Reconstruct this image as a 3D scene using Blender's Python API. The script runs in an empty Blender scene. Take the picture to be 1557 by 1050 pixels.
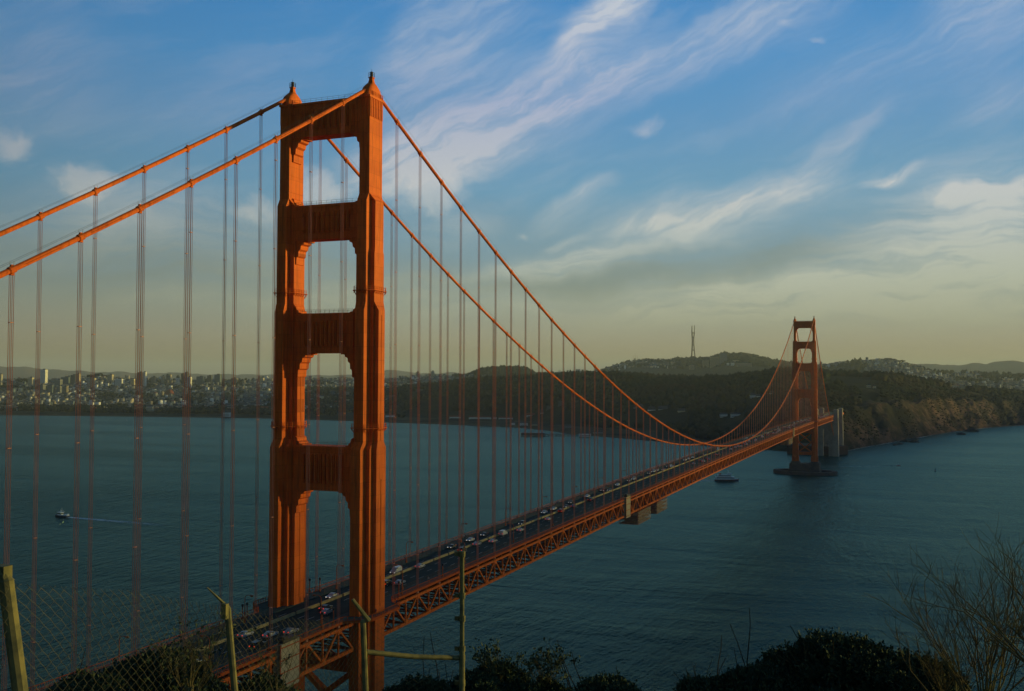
import bpy, bmesh, math, random
import numpy as np
from mathutils import Vector, Matrix, noise as mnoise

random.seed(7)
rng = np.random.default_rng(11)
scene = bpy.context.scene
COL = scene.collection
PI = math.pi

# ------------------------------------------------------------------ camera
CAM = Vector((161.14, -248.37, 146.23))
YAW, PITCH, ROLL, FOC = -0.3926, 0.0287, 0.0039, 1504.5      # surveyed from the photograph (FOC in pixels of 1557)
_f0 = Vector((math.sin(YAW), math.cos(YAW), 0)); _r0 = Vector((math.cos(YAW), -math.sin(YAW), 0)); _u0 = Vector((0, 0, 1))
_fw = _f0*math.cos(PITCH) + _u0*math.sin(PITCH); _up = _u0*math.cos(PITCH) - _f0*math.sin(PITCH)
_rt = _r0*math.cos(ROLL) + _up*math.sin(ROLL); _up2 = _up*math.cos(ROLL) - _r0*math.sin(ROLL)
cam_data = bpy.data.cameras.new("camera"); cam = bpy.data.objects.new("camera", cam_data); COL.objects.link(cam)
M = Matrix((_rt, _up2, -_fw)).transposed().to_4x4(); M.translation = CAM
cam.matrix_world = M
cam_data.sensor_fit = 'HORIZONTAL'; cam_data.sensor_width = 36; cam_data.lens = FOC/1557*36
cam_data.clip_start = 0.2; cam_data.clip_end = 90000
scene.camera = cam
scene.render.resolution_x = 1024; scene.render.resolution_y = 691
scene.view_settings.view_transform = 'Standard'; scene.view_settings.look = 'None'
scene.view_settings.exposure = 0.0; scene.view_settings.gamma = 1
scene.cycles.max_bounces = 6; scene.cycles.volume_bounces = 0; scene.cycles.transparent_max_bounces = 12
scene.cycles.use_denoising = True

# ------------------------------------------------------------------ sun
SUN_EL, SUN_AZ = math.radians(4.5), math.radians(42)          # azimuth measured from west (+x) towards south (+y)
sun_dir = Vector((math.cos(SUN_EL)*math.cos(SUN_AZ), math.cos(SUN_EL)*math.sin(SUN_AZ), math.sin(SUN_EL)))
sd = bpy.data.lights.new("sun", 'SUN'); sun = bpy.data.objects.new("sun", sd); COL.objects.link(sun)
sun.rotation_euler = sun_dir.to_track_quat('Z', 'Y').to_euler()
sd.energy = 5.0; sd.angle = math.radians(2.6); sd.color = (1.0, 0.80, 0.20)

# ------------------------------------------------------------------ node helpers
class NT:
    def __init__(s, tree): s.t = tree
    def n(s, typ, **kw):
        d = s.t.nodes.new(typ)
        for k, v in kw.items(): setattr(d, k, v)
        return d
    def l(s, a, b): s.t.links.new(a, b)
    def put(s, sock, v):
        if v is None: return
        if isinstance(v, bpy.types.NodeSocket): s.l(v, sock)
        else: sock.default_value = v
    def math(s, op, a, b=None, c=None, clamp=False):
        d = s.n('ShaderNodeMath', operation=op, use_clamp=clamp)
        s.put(d.inputs[0], a); s.put(d.inputs[1], b)
        if c is not None: s.put(d.inputs[2], c)
        return d.outputs[0]
    def mix(s, f, a, b, blend='MIX'):
        d = s.n('ShaderNodeMix', data_type='RGBA', blend_type=blend)
        s.put(d.inputs[0], f); s.put(d.inputs[6], a); s.put(d.inputs[7], b)
        return d.outputs[2]
    def noise(s, vec, scale, detail=3, rough=.55, dist=0):
        d = s.n('ShaderNodeTexNoise'); s.put(d.inputs['Vector'], vec)
        d.inputs['Scale'].default_value = scale; d.inputs['Detail'].default_value = detail
        d.inputs['Roughness'].default_value = rough; d.inputs['Distortion'].default_value = dist
        return d
    def ramp(s, f, stops, interp='LINEAR'):
        d = s.n('ShaderNodeValToRGB'); cr = d.color_ramp; cr.interpolation = interp
        while len(cr.elements) < len(stops): cr.elements.new(0.5)
        for e, (p, c) in zip(cr.elements, stops):
            e.position = p; e.color = (*c, 1) if len(c) == 3 else c
        s.put(d.inputs[0], f); return d.outputs[0]
    def maprange(s, v, a, b, c=0, d=1, smooth=True):
        m = s.n('ShaderNodeMapRange', interpolation_type='SMOOTHSTEP' if smooth else 'LINEAR')
        for i, x in enumerate((v, a, b, c, d)): s.put(m.inputs[i], x)
        return m.outputs[0]
    def mapping(s, vec, loc=(0,0,0), rot=(0,0,0), sc=(1,1,1), kind='POINT'):
        m = s.n('ShaderNodeMapping', vector_type=kind); s.put(m.inputs['Vector'], vec)
        m.inputs['Location'].default_value = loc; m.inputs['Rotation'].default_value = rot; m.inputs['Scale'].default_value = sc
        return m.outputs[0]

def lin(r, g, b):
    f = lambda c: (c/255/12.92) if c/255 <= .04045 else ((c/255+.055)/1.055)**2.4
    return (f(r), f(g), f(b))

# ------------------------------------------------------------------ sky (a world at infinity, laid out by compass direction and elevation)
def to_dir(px, py):
    return math.atan((px-778.5)/FOC) + YAW, (568.2-py)/FOC
world = bpy.data.worlds.new("World"); scene.world = world; world.use_nodes = True
wt = world.node_tree; wt.nodes.clear(); W = NT(wt)
def build_sky():
    tc = W.n('ShaderNodeTexCoord'); sep = W.n('ShaderNodeSeparateXYZ'); W.l(tc.outputs['Generated'], sep.inputs[0])
    x, y, z = sep.outputs
    h = W.math('MAXIMUM', W.math('SQRT', W.math('ADD', W.math('MULTIPLY', x, x), W.math('MULTIPLY', y, y))), .02)
    az = W.math('ARCTAN2', x, y); v = W.math('DIVIDE', z, h)
    comb = W.n('ShaderNodeCombineXYZ'); W.l(az, comb.inputs[0]); W.l(v, comb.inputs[1]); P = comb.outputs[0]
    # slow warp so that no cloud has a clean outline
    wn = W.noise(P, 9, 4, .55); wv = W.n('ShaderNodeVectorMath', operation='SUBTRACT'); W.l(wn.outputs['Color'], wv.inputs[0]); wv.inputs[1].default_value = (.5,.5,.5)
    ws = W.n('ShaderNodeVectorMath', operation='SCALE'); W.l(wv.outputs[0], ws.inputs[0]); ws.inputs['Scale'].default_value = .062
    wa = W.n('ShaderNodeVectorMath', operation='ADD'); W.l(P, wa.inputs[0]); W.l(ws.outputs[0], wa.inputs[1]); Q = wa.outputs[0]
    streak = W.noise(W.mapping(W.mapping(Q, rot=(0,0,-.50)), sc=(9, 60, 1)), 1.0, 8, .66).outputs[0]
    flat = W.noise(W.mapping(W.mapping(Q, rot=(0,0,-.07)), sc=(7, 55, 1)), 1.0, 7, .64).outputs[0]
    puff = W.noise(Q, 26, 8, .64).outputs[0]
    def blobs(lst):
        acc = None
        for px, py, lx, ly, ang, w in lst:
            a, e = to_dir(px, py)
            m = W.mapping(Q, loc=(a, e, 0), rot=(0,0,math.radians(ang)), sc=(lx/FOC, ly/FOC, 1), kind='TEXTURE')
            ln = W.n('ShaderNodeVectorMath', operation='LENGTH'); W.l(m, ln.inputs[0])
            b = W.maprange(ln.outputs['Value'], 1.35, 0.0, 0, w)
            acc = b if acc is None else W.math('ADD', acc, b)
        return acc
    cirrus = blobs([(690,75,190,80,48,.62),(620,60,150,40,62,.4),(740,190,250,66,22,1.1),(640,225,120,60,15,.75),(1010,88,250,48,14,.72),(925,14,100,36,38,1.3),(870,70,60,20,40,.45),
                    (1510,60,130,80,60,.5),(1535,185,90,36,20,.4),(1090,330,200,38,13,.95),(1240,262,120,24,36,.5),(1357,283,48,11,17,1.15),
                    (880,305,80,24,26,.65),(860,368,36,9,10,.7),(1000,350,90,14,4,.6),(25,150,120,110,30,.35),(1150,20,120,30,10,.35),(300,180,200,70,10,.18),(1340,120,200,80,20,.25)])
    puffs = blobs([(130,312,72,44,-8,1.0),(5,258,42,42,0,.9),(385,322,52,38,0,.8),(492,282,60,42,0,.95),(640,285,80,62,0,.95),(985,188,40,24,0,.55),
                   (1193,42,30,18,-20,.55),(1246,67,22,12,0,.5),(800,348,16,14,0,.55),(1500,312,100,28,0,1.1),(1012,475,30,10,0,.5),(700,255,60,40,0,.35)])
    bank = blobs([(1530,395,250,125,8,1.25),(1300,462,340,50,6,.9),(1000,470,360,38,2,.95),(250,365,240,60,0,.5),(560,445,260,44,0,.45),(1450,500,300,40,3,.5),(840,400,140,20,5,.8),(1000,378,220,26,8,.45),(1150,440,280,30,4,.6),(300,470,320,30,0,.4),(690,345,80,30,10,.4)])
    grey = blobs([(1080,412,320,38,4,1.2),(850,425,180,24,0,.6),(300,415,360,66,0,1.0),(420,350,140,34,0,.5),(650,430,160,40,0,.5),(1440,440,190,26,5,.45),(1300,360,160,26,12,.35),(700,330,140,40,0,.25)])
    fib = W.maprange(streak, .34, .70)
    c1 = W.math('MULTIPLY', cirrus, W.math('ADD', W.math('MULTIPLY', fib, .70), .34))
    c2 = W.math('MULTIPLY', W.maprange(W.math('ADD', puffs, W.math('MULTIPLY', W.math('SUBTRACT', puff, .5), 1.5)), .28, .95), .62)
    c3 = W.math('MULTIPLY', bank, W.math('ADD', W.math('MULTIPLY', W.maprange(flat, .32, .68), .85), .22))
    thin = W.math('MULTIPLY', W.maprange(W.noise(W.mapping(W.mapping(Q, rot=(0,0,-.35)), sc=(3, 16, 1)), 1, 7, .64).outputs[0], .45, .75), .22)
    dens = W.math('ADD', W.math('ADD', c1, c2), W.math('ADD', c3, thin))
    fade = W.maprange(v, .012, .07)
    dens = W.math('MULTIPLY', W.math('MINIMUM', dens, .93), fade)
    gd = W.math('MULTIPLY', W.math('MINIMUM', W.math('MULTIPLY', grey, W.math('ADD', W.math('MULTIPLY', W.maprange(flat, .3, .66), .8), .2)), .8), fade)
    f = W.math('MULTIPLY', v, 1/1.2)
    S = lambda yy: (568.2-yy)/FOC/1.2
    base = W.ramp(f, [(0.0, lin(145,124,100)), (S(545), lin(152,137,107)), (S(510), lin(155,152,131)), (S(460), lin(141,154,145)), (S(390), lin(124,154,166)),
                      (S(290), lin(104,155,186)), (S(190), lin(92,148,192)), (S(90), lin(76,143,197)), (S(-10), lin(64,135,195)), (.42, lin(46,102,142)), (.9, lin(30,68,98))])
    # the east is dimmer than the sunward south-west
    sd_ = W.math('ADD', W.math('MULTIPLY', x, sun_dir.x), W.math('MULTIPLY', y, sun_dir.y))
    side = W.maprange(sd_, -1.0, .45, .26, 1.07)
    base = W.mix(1.0, base, side, 'MULTIPLY')
    gcol = W.ramp(f, [(S(540), lin(140,134,104)), (S(450), lin(132,143,130)), (S(380), lin(124,144,146)), (S(280), lin(130,152,170))])
    wcol = W.ramp(f, [(S(560), lin(150,140,104)), (S(500), lin(164,166,140)), (S(430), lin(182,188,170)), (S(360), lin(192,198,192)), (S(290), lin(202,204,204)), (S(150), lin(170,180,206)), (S(10), lin(196,202,212))])
    c = W.mix(gd, base, W.mix(1.0, gcol, side, 'MULTIPLY'))
    c = W.mix(dens, c, W.mix(1.0, wcol, side, 'MULTIPLY'))
    sky = W.n('ShaderNodeTexSky', sky_type='NISHITA'); sky.sun_disc = False
    sky.sun_elevation = SUN_EL; sky.sun_rotation = math.atan2(sun_dir.x, sun_dir.y); sky.air_density = 1.2; sky.dust_density = 1.5
    b1 = W.n('ShaderNodeBackground'); W.l(sky.outputs[0], b1.inputs[0]); b1.inputs[1].default_value = .05
    b2 = W.n('ShaderNodeBackground'); W.l(c, b2.inputs[0]); b2.inputs[1].default_value = 1.0
    mx = W.n('ShaderNodeMixShader'); mx.inputs[0].default_value = .93
    W.l(b1.outputs[0], mx.inputs[1]); W.l(b2.outputs[0], mx.inputs[2])
    o = W.n('ShaderNodeOutputWorld'); W.l(mx.outputs[0], o.inputs[0])
build_sky()

# ------------------------------------------------------------------ materials
def mat(name, color, rough=.6, metal=0, spec=.4, var=0.0, vscale=1.0, color2=None, bump=0, bscale=5, emit=None, coord='Object'):
    m = bpy.data.materials.new(name); m.use_nodes = True; T = NT(m.node_tree)
    b = m.node_tree.nodes['Principled BSDF']
    b.inputs['Base Color'].default_value = (*color, 1); b.inputs['Roughness'].default_value = rough
    b.inputs['Metallic'].default_value = metal; b.inputs['Specular IOR Level'].default_value = spec
    if color2 is not None or bump:
        tc = T.n('ShaderNodeTexCoord'); vec = tc.outputs[coord]
        if coord == 'World':
            pass
        if color2 is not None:
            nz = T.noise(vec, vscale, 5, .6).outputs[0]
            T.l(T.mix(T.maprange(nz, .35, .68), (*color, 1), (*color2, 1)), b.inputs['Base Color'])
        if bump:
            bn = T.n('ShaderNodeBump'); bn.inputs['Strength'].default_value = bump
            T.l(T.noise(vec, bscale, 4, .6).outputs[0], bn.inputs['Height']); T.l(bn.outputs[0], b.inputs['Normal'])
    if emit:
        b.inputs['Emission Color'].default_value = (*emit[:3], 1); b.inputs['Emission Strength'].default_value = emit[3]
    return m

MT = {}
def steel_paint():
    m = bpy.data.materials.new('orange bridge paint'); m.use_nodes = True; T = NT(m.node_tree); b = m.node_tree.nodes['Principled BSDF']
    tc = T.n('ShaderNodeTexCoord'); o = tc.outputs['Object']
    big = T.noise(o, .12, 5, .62).outputs[0]
    drip = T.noise(T.mapping(o, sc=(1.3, 1.3, .08)), 1.0, 5, .65).outputs[0]
    c = T.mix(T.maprange(big, .35, .7), (.78, .158, .020, 1), (.68, .126, .018, 1))
    c = T.mix(T.math('MULTIPLY', T.maprange(drip, .46, .70), .62), c, (.30, .062, .012, 1))
    pl = T.n('ShaderNodeTexBrick'); T.l(T.mapping(o, rot=(PI/2, 0, 0), sc=(1.3,1.3,1.3)), pl.inputs['Vector']); pl.inputs['Color1'].default_value = (1,1,1,1); pl.inputs['Color2'].default_value = (.84,.80,.78,1); pl.inputs['Mortar'].default_value = (.5,.45,.42,1)
    pl.inputs['Scale'].default_value = .18; pl.inputs['Mortar Size'].default_value = .008; pl.inputs['Brick Width'].default_value = .35; pl.inputs['Row Height'].default_value = .9
    c = T.mix(.8, c, pl.outputs['Color'], 'MULTIPLY')
    T.l(c, b.inputs['Base Color']); b.inputs['Roughness'].default_value = .66; b.inputs['Specular IOR Level'].default_value = .10
    # riveted plate seams
    br = T.n('ShaderNodeTexBrick'); T.l(T.mapping(o, rot=(PI/2, 0, 0)), br.inputs['Vector'])
    br.inputs['Scale'].default_value = .18; br.inputs['Mortar Size'].default_value = .012; br.inputs['Brick Width'].default_value = .35; br.inputs['Row Height'].default_value = .9
    bp = T.n('ShaderNodeBump'); bp.inputs['Strength'].default_value = .55; bp.inputs['Distance'].default_value = .12
    T.l(T.math('ADD', br.outputs['Fac'], T.math('MULTIPLY', T.noise(o, 1.2, 4).outputs[0], .5)), bp.inputs['Height']); T.l(bp.outputs[0], b.inputs['Normal'])
    return m
MT['paint'] = steel_paint()
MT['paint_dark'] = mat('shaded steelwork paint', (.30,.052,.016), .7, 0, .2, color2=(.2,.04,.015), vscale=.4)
MT['rail'] = mat('railing paint', (.50,.085,.012), .7, 0, .1, color2=(.42,.07,.012), vscale=.6)
MT['rope'] = mat('suspender paint', (.72,.26,.14), .6, 0, .2, color2=(.58,.20,.11), vscale=.3)
MT['steel'] = mat('dark steel', (.05,.045,.04), .5, .3)
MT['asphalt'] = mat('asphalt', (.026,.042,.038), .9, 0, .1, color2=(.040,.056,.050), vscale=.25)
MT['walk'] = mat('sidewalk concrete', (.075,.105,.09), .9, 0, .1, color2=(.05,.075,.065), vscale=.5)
MT['curb_rail'] = mat('weathered curb rail paint', (.11,.105,.075), .7, 0, .1, color2=(.16,.09,.05), vscale=.6)
MT['line'] = mat('road paint', (.5,.5,.46), .8)
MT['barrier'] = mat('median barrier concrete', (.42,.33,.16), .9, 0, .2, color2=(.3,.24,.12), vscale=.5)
MT['concrete'] = mat('grey concrete', (.40,.34,.26), .9, 0, .2, color2=(.28,.25,.20), vscale=.08, bump=.3, bscale=.6)
MT['pier'] = mat('weathered concrete', (.17,.11,.08), .9, 0, .2, color2=(.1,.075,.06), vscale=.12, bump=.3, bscale=.6)
MT['screen'] = mat('pale canvas screen', (.52,.40,.22), .9, 0, .2, color2=(.42,.33,.18), vscale=.5)
MT['lamp_glass'] = mat('amber lamp glass', (.5,.28,.06), .3, 0, .5)
MT['glass'] = mat('dark window glass', (.012,.018,.022), .12, 0, .6)
MT['tyre'] = mat('black rubber', (.012,.012,.012), .8)
MT['headlight'] = mat('lit headlight', (.9,.88,.8), .3, emit=(1,.93,.78,.7))
MT['taillight'] = mat('lit tail light', (.5,.02,.015), .3, emit=(1,.05,.02,1.0))

# ------------------------------------------------------------------ mesh helpers
class MB:
    def __init__(s): s.v = []; s.f = []; s.m = []; s.mi = 0
    def add(s, vs, fs):
        o = len(s.v); s.v.extend([tuple(p) for p in vs])
        for f in fs: s.f.append(tuple(i+o for i in f)); s.m.append(s.mi)
    def box(s, c, d, rz=0):
        hx, hy, hz = d[0]/2, d[1]/2, d[2]/2; cs, sn = math.cos(rz), math.sin(rz)
        vs = []
        for sz in (-1, 1):
            for sx, sy in ((-1,-1),(1,-1),(1,1),(-1,1)):
                a, b = sx*hx, sy*hy; vs.append((c[0]+a*cs-b*sn, c[1]+a*sn+b*cs, c[2]+sz*hz))
        s.add(vs, [(3,2,1,0),(4,5,6,7),(0,1,5,4),(1,2,6,5),(2,3,7,6),(3,0,4,7)])
    def bar(s, p, q, w, h=None, up=(0,0,1)):
        h = h or w; p = Vector(p); q = Vector(q); d = (q-p).normalized(); u = Vector(up)
        if abs(d.dot(u)) > .98: u = Vector((1,0,0))
        r = d.cross(u).normalized(); u = r.cross(d)
        vs = [e + r*a*w/2 + u*b*h/2 for e in (p, q) for a, b in ((-1,-1),(1,-1),(1,1),(-1,1))]
        s.add(vs, [(0,1,2,3),(7,6,5,4),(4,5,1,0),(5,6,2,1),(6,7,3,2),(7,4,0,3)])
    def tube(s, pts, rad, n=6, caps=True):
        pts = [Vector(p) for p in pts]; k = len(pts)
        if not isinstance(rad, (list, tuple)): rad = [rad]*k
        vs = []; ref = None
        for i, p in enumerate(pts):
            d = (pts[min(i+1,k-1)]-pts[max(i-1,0)]).normalized()
            if ref is None: ref = Vector((0,0,1)) if abs(d.z) < .9 else Vector((1,0,0))
            r = d.cross(ref)
            if r.length < 1e-4: r = d.cross(Vector((.3,1,.2)))
            r.normalize(); u = r.cross(d); ref = u
            for j in range(n):
                t = 2*PI*j/n; vs.append(p + (r*math.cos(t)+u*math.sin(t))*rad[i])
        fs = [(i*n+j, i*n+(j+1)%n, (i+1)*n+(j+1)%n, (i+1)*n+j) for i in range(k-1) for j in range(n)]
        if caps: fs += [tuple(range(n))[::-1], tuple(range((k-1)*n, k*n))]
        s.add(vs, fs)
    def loft(s, rings, cap=True):
        n = len(rings[0]); vs = [p for r in rings for p in r]
        fs = [(i*n+j, i*n+(j+1)%n, (i+1)*n+(j+1)%n, (i+1)*n+j) for i in range(len(rings)-1) for j in range(n)]
        if cap: fs += [tuple(range(n))[::-1], tuple(range((len(rings)-1)*n, len(rings)*n))]
        s.add(vs, fs)
    def prism(s, poly, axis, a, b):                      # polygon extruded along an axis
        def P(u, w, t): return (t,u,w) if axis == 'x' else (u,t,w) if axis == 'y' else (u,w,t)
        n = len(poly)
        s.add([P(u,w,a) for u,w in poly]+[P(u,w,b) for u,w in poly],
              [tuple(range(n))[::-1], tuple(range(n,2*n))]+[(i,(i+1)%n,n+(i+1)%n,n+i) for i in range(n)])
    def build(s, name, mats, parent=None, smooth=False, loc=None):
        me = bpy.data.meshes.new(name); me.from_pydata(s.v, [], s.f)
        for m in (mats if isinstance(mats, (list, tuple)) else [mats]): me.materials.append(MT[m] if isinstance(m, str) else m)
        if any(s.m): me.polygons.foreach_set('material_index', s.m)
        bm = bmesh.new(); bm.from_mesh(me); bmesh.ops.recalc_face_normals(bm, faces=bm.faces); bm.to_mesh(me); bm.free()
        if smooth: me.polygons.foreach_set('use_smooth', [True]*len(me.polygons))
        o = bpy.data.objects.new(name, me); COL.objects.link(o)
        if parent: o.parent = parent
        if loc: o.location = loc
        return o

def np_mesh(name, V, F, mats, mi=None, smooth=False, parent=None):
    """large mesh from numpy arrays (F: N x 3 or N x 4)"""
    me = bpy.data.meshes.new(name); V = np.asarray(V, np.float32); F = np.asarray(F, np.int32); k = F.shape[1]
    me.vertices.add(len(V)); me.vertices.foreach_set('co', V.ravel())
    me.loops.add(F.size); me.loops.foreach_set('vertex_index', F.ravel())
    me.polygons.add(len(F)); me.polygons.foreach_set('loop_start', np.arange(0, F.size, k, dtype=np.int32))
    try: me.polygons.foreach_set('loop_total', np.full(len(F), k, np.int32))
    except Exception: pass
    for m in mats: me.materials.append(MT[m] if isinstance(m, str) else m)
    if mi is not None: me.polygons.foreach_set('material_index', np.asarray(mi, np.int32))
    if smooth: me.polygons.foreach_set('use_smooth', np.ones(len(F), bool))
    me.update(calc_edges=True); me.validate()
    o = bpy.data.objects.new(name, me); COL.objects.link(o)
    if parent: o.parent = parent
    return o

def tag(o, label=None, cat=None, group=None, kind=None):
    if label: o['label'] = label
    if cat: o['category'] = cat
    if group: o['group'] = group
    if kind: o['kind'] = kind
    return o
def thing(name, label, cat, loc=(0,0,0), rz=0, group=None):
    o = bpy.data.objects.new(name, None); COL.objects.link(o); o.location = loc; o.rotation_euler = (0,0,rz); o.empty_display_size = .5
    return tag(o, label, cat, group)
def copy_tree(o, parent=None):
    c = o.copy(); COL.objects.link(c)
    if parent: c.parent = parent
    for ch in list(o.children): copy_tree(ch, c)
    return c
ORD = ("first second third fourth fifth sixth seventh eighth ninth tenth eleventh twelfth thirteenth fourteenth fifteenth sixteenth seventeenth eighteenth "
       "nineteenth twentieth twenty-first twenty-second twenty-third twenty-fourth twenty-fifth twenty-sixth twenty-seventh twenty-eighth twenty-ninth thirtieth "
       "thirty-first thirty-second thirty-third thirty-fourth thirty-fifth thirty-sixth thirty-seventh thirty-eighth thirty-ninth fortieth").split()

# survey: bearing/elevation read off the photograph + a distance on the ground = a point in the world
def survey(px, py, r):
    a, b = (px-778.5)/FOC, -(py-525)/FOC
    cr, sr = math.cos(ROLL), math.sin(ROLL)
    d = _fw + _rt*a + _up2*b
    return CAM + d*(r/math.hypot(d.x, d.y))
def on_z(px, py, z):
    d = survey(px, py, 1000)-CAM; return CAM + d*((z-CAM.z)/d.z)

# ================================================================== the bridge
L = 1280.16; PNL = 7.62; SUS = 15.24; CX = 13.7
Y0, Y1 = -266.7, 1623.0
def zr(y):                                               # roadway level
    if y < 0: return 77.9 + .004*y*0
    if y > L: return 77.9 - (y-L)*.012
    return 77.9 + 2.0*(1-(2*y/L-1)**2)
ZS, SAG = 229.8, 143.4
def zc(y):                                               # main cable axis
    if y < 0: return ZS + .575*y + .0003*y*y
    if y > L: d = y-L; return ZS - d*.56 + .00035*d*(d-343)
    return ZS - SAG*(1-(2*y/L-1)**2)

bridge = thing('suspension_bridge', 'orange suspension bridge with two portal towers crossing the strait to the wooded headland', 'bridge', (0,0,0))

# ---- towers
def leg_ring(cx, a, b, z):
    a0,a1,a2 = a; b0,b1,b2 = b
    q = [(a0,b0),(a0,b1),(a1,b1),(a1,b2),(a2,b2)]
    r = q + [(x,-y) for x,y in q[::-1]] + [(-x,-y) for x,y in q] + [(-x,y) for x,y in q[::-1]]
    return [(cx+x, y, z) for x,y in r]
SA = ((1.63,1.64,1.65),(3.65,3.64,3.63)); SB1 = ((1.55,2.88,2.90),(4.85,2.2,2.18)); SB2 = ((1.55,3.0,3.02),(4.85,2.7,2.68))
SC = ((1.5,2.67,4.0),(5.7,2.5,1.75)); SD = ((1.55,2.95,4.15),(7.2,4.4,2.6)); SE = ((1.75,3.4,4.9),(8.4,5.2,3.2))
LEG = [(17.3,SE),(24,SE),(28,SD),(124.6,SD),(126.8,SC),(164.3,SC),(166.8,SB2),(180.6,SB2),(182.2,SB1),(195.8,SB1),(198.0,SA),(225.7,SA)]
def make_leg(cx, parent):
    m = MB(); m.loft([leg_ring(cx, s[0], s[1], z) for z, s in LEG])
    # fluted cornice under the saddle: ribs a little proud of the shaft, and coping
    for side in (-1, 1):
        for k in range(8):
            y = -3.3 + k*6.6/7; m.box((cx+side*1.72, y, 222.9), (.22, .42, 5.4))
        for k in range(4):
            x = -1.3 + k*2.6/3; m.box((cx+x, side*3.73, 222.9), (.4, .22, 5.4))
    m.box((cx, 0, 226.0), (3.9, 8.1, .7))
    # rub strips and maintenance ladder on the west side
    m.box((cx, -3.67, 210), (.5,.08,22))
    for z, s in ((98, SD), (145, SC)):
        m.box((cx+s[0][2]+.05, 0, z), (.1,.35,36))
    return m.build('leg', 'paint', parent)
def make_strut(z0, z1, a, hy, parent):
    m = MB(); x0 = CX - a + .15
    m.box((0,0,(z0+z1)/2), (2*x0, 2*hy, z1-z0))
    m.box((0,0,z1-.55), (2*x0-.1, 2*hy+.5, .5)); m.box((0,0,z1-1.5), (2*x0-.1, 2*hy+.25, .25))
    m.box((0,0,z0+.9), (2*x0-.1, 2*hy+.3, .35)); m.box((0,0,z0+.2), (2*x0-.2, 2*hy+.18, .3))
    n = 9; hgt = z1-z0-4.2
    for side in (-1, 1):
        for k in range(n+1):                              # chevron-fluted panels
            x = -x0+3.2 + k*(2*x0-6.4)/n
            m.box((x, side*(hy+.2), (z0+z1)/2-.1), (1.0, .5, hgt)); m.box((x, side*(hy+.38), (z0+z1)/2-.1), (.5, .9, hgt-.7))
    return m.build('strut', 'paint', parent)
def bracket(name, z, a, dirn, hy, big, parent):
    x0 = CX-a+.1
    pts = [(0,0),(4.3,0),(4.3,.45),(3.1,.5),(3.0,1.1),(2.1,1.5),(1.9,2.6),(1.25,3.1),(1.15,4.6),(.6,5.0),(.5,7.0),(0,7.2)] if big else \
          [(0,0),(2.5,0),(2.5,.3),(1.5,.4),(1.4,.9),(.75,1.3),(.6,2.2),(0,2.6)]
    for s in (-1, 1):
        m = MB(); m.prism([(s*(x0-u), z+dirn*w) for u, w in pts], 'y', -hy, hy); m.build(name, 'paint', parent)
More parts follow.
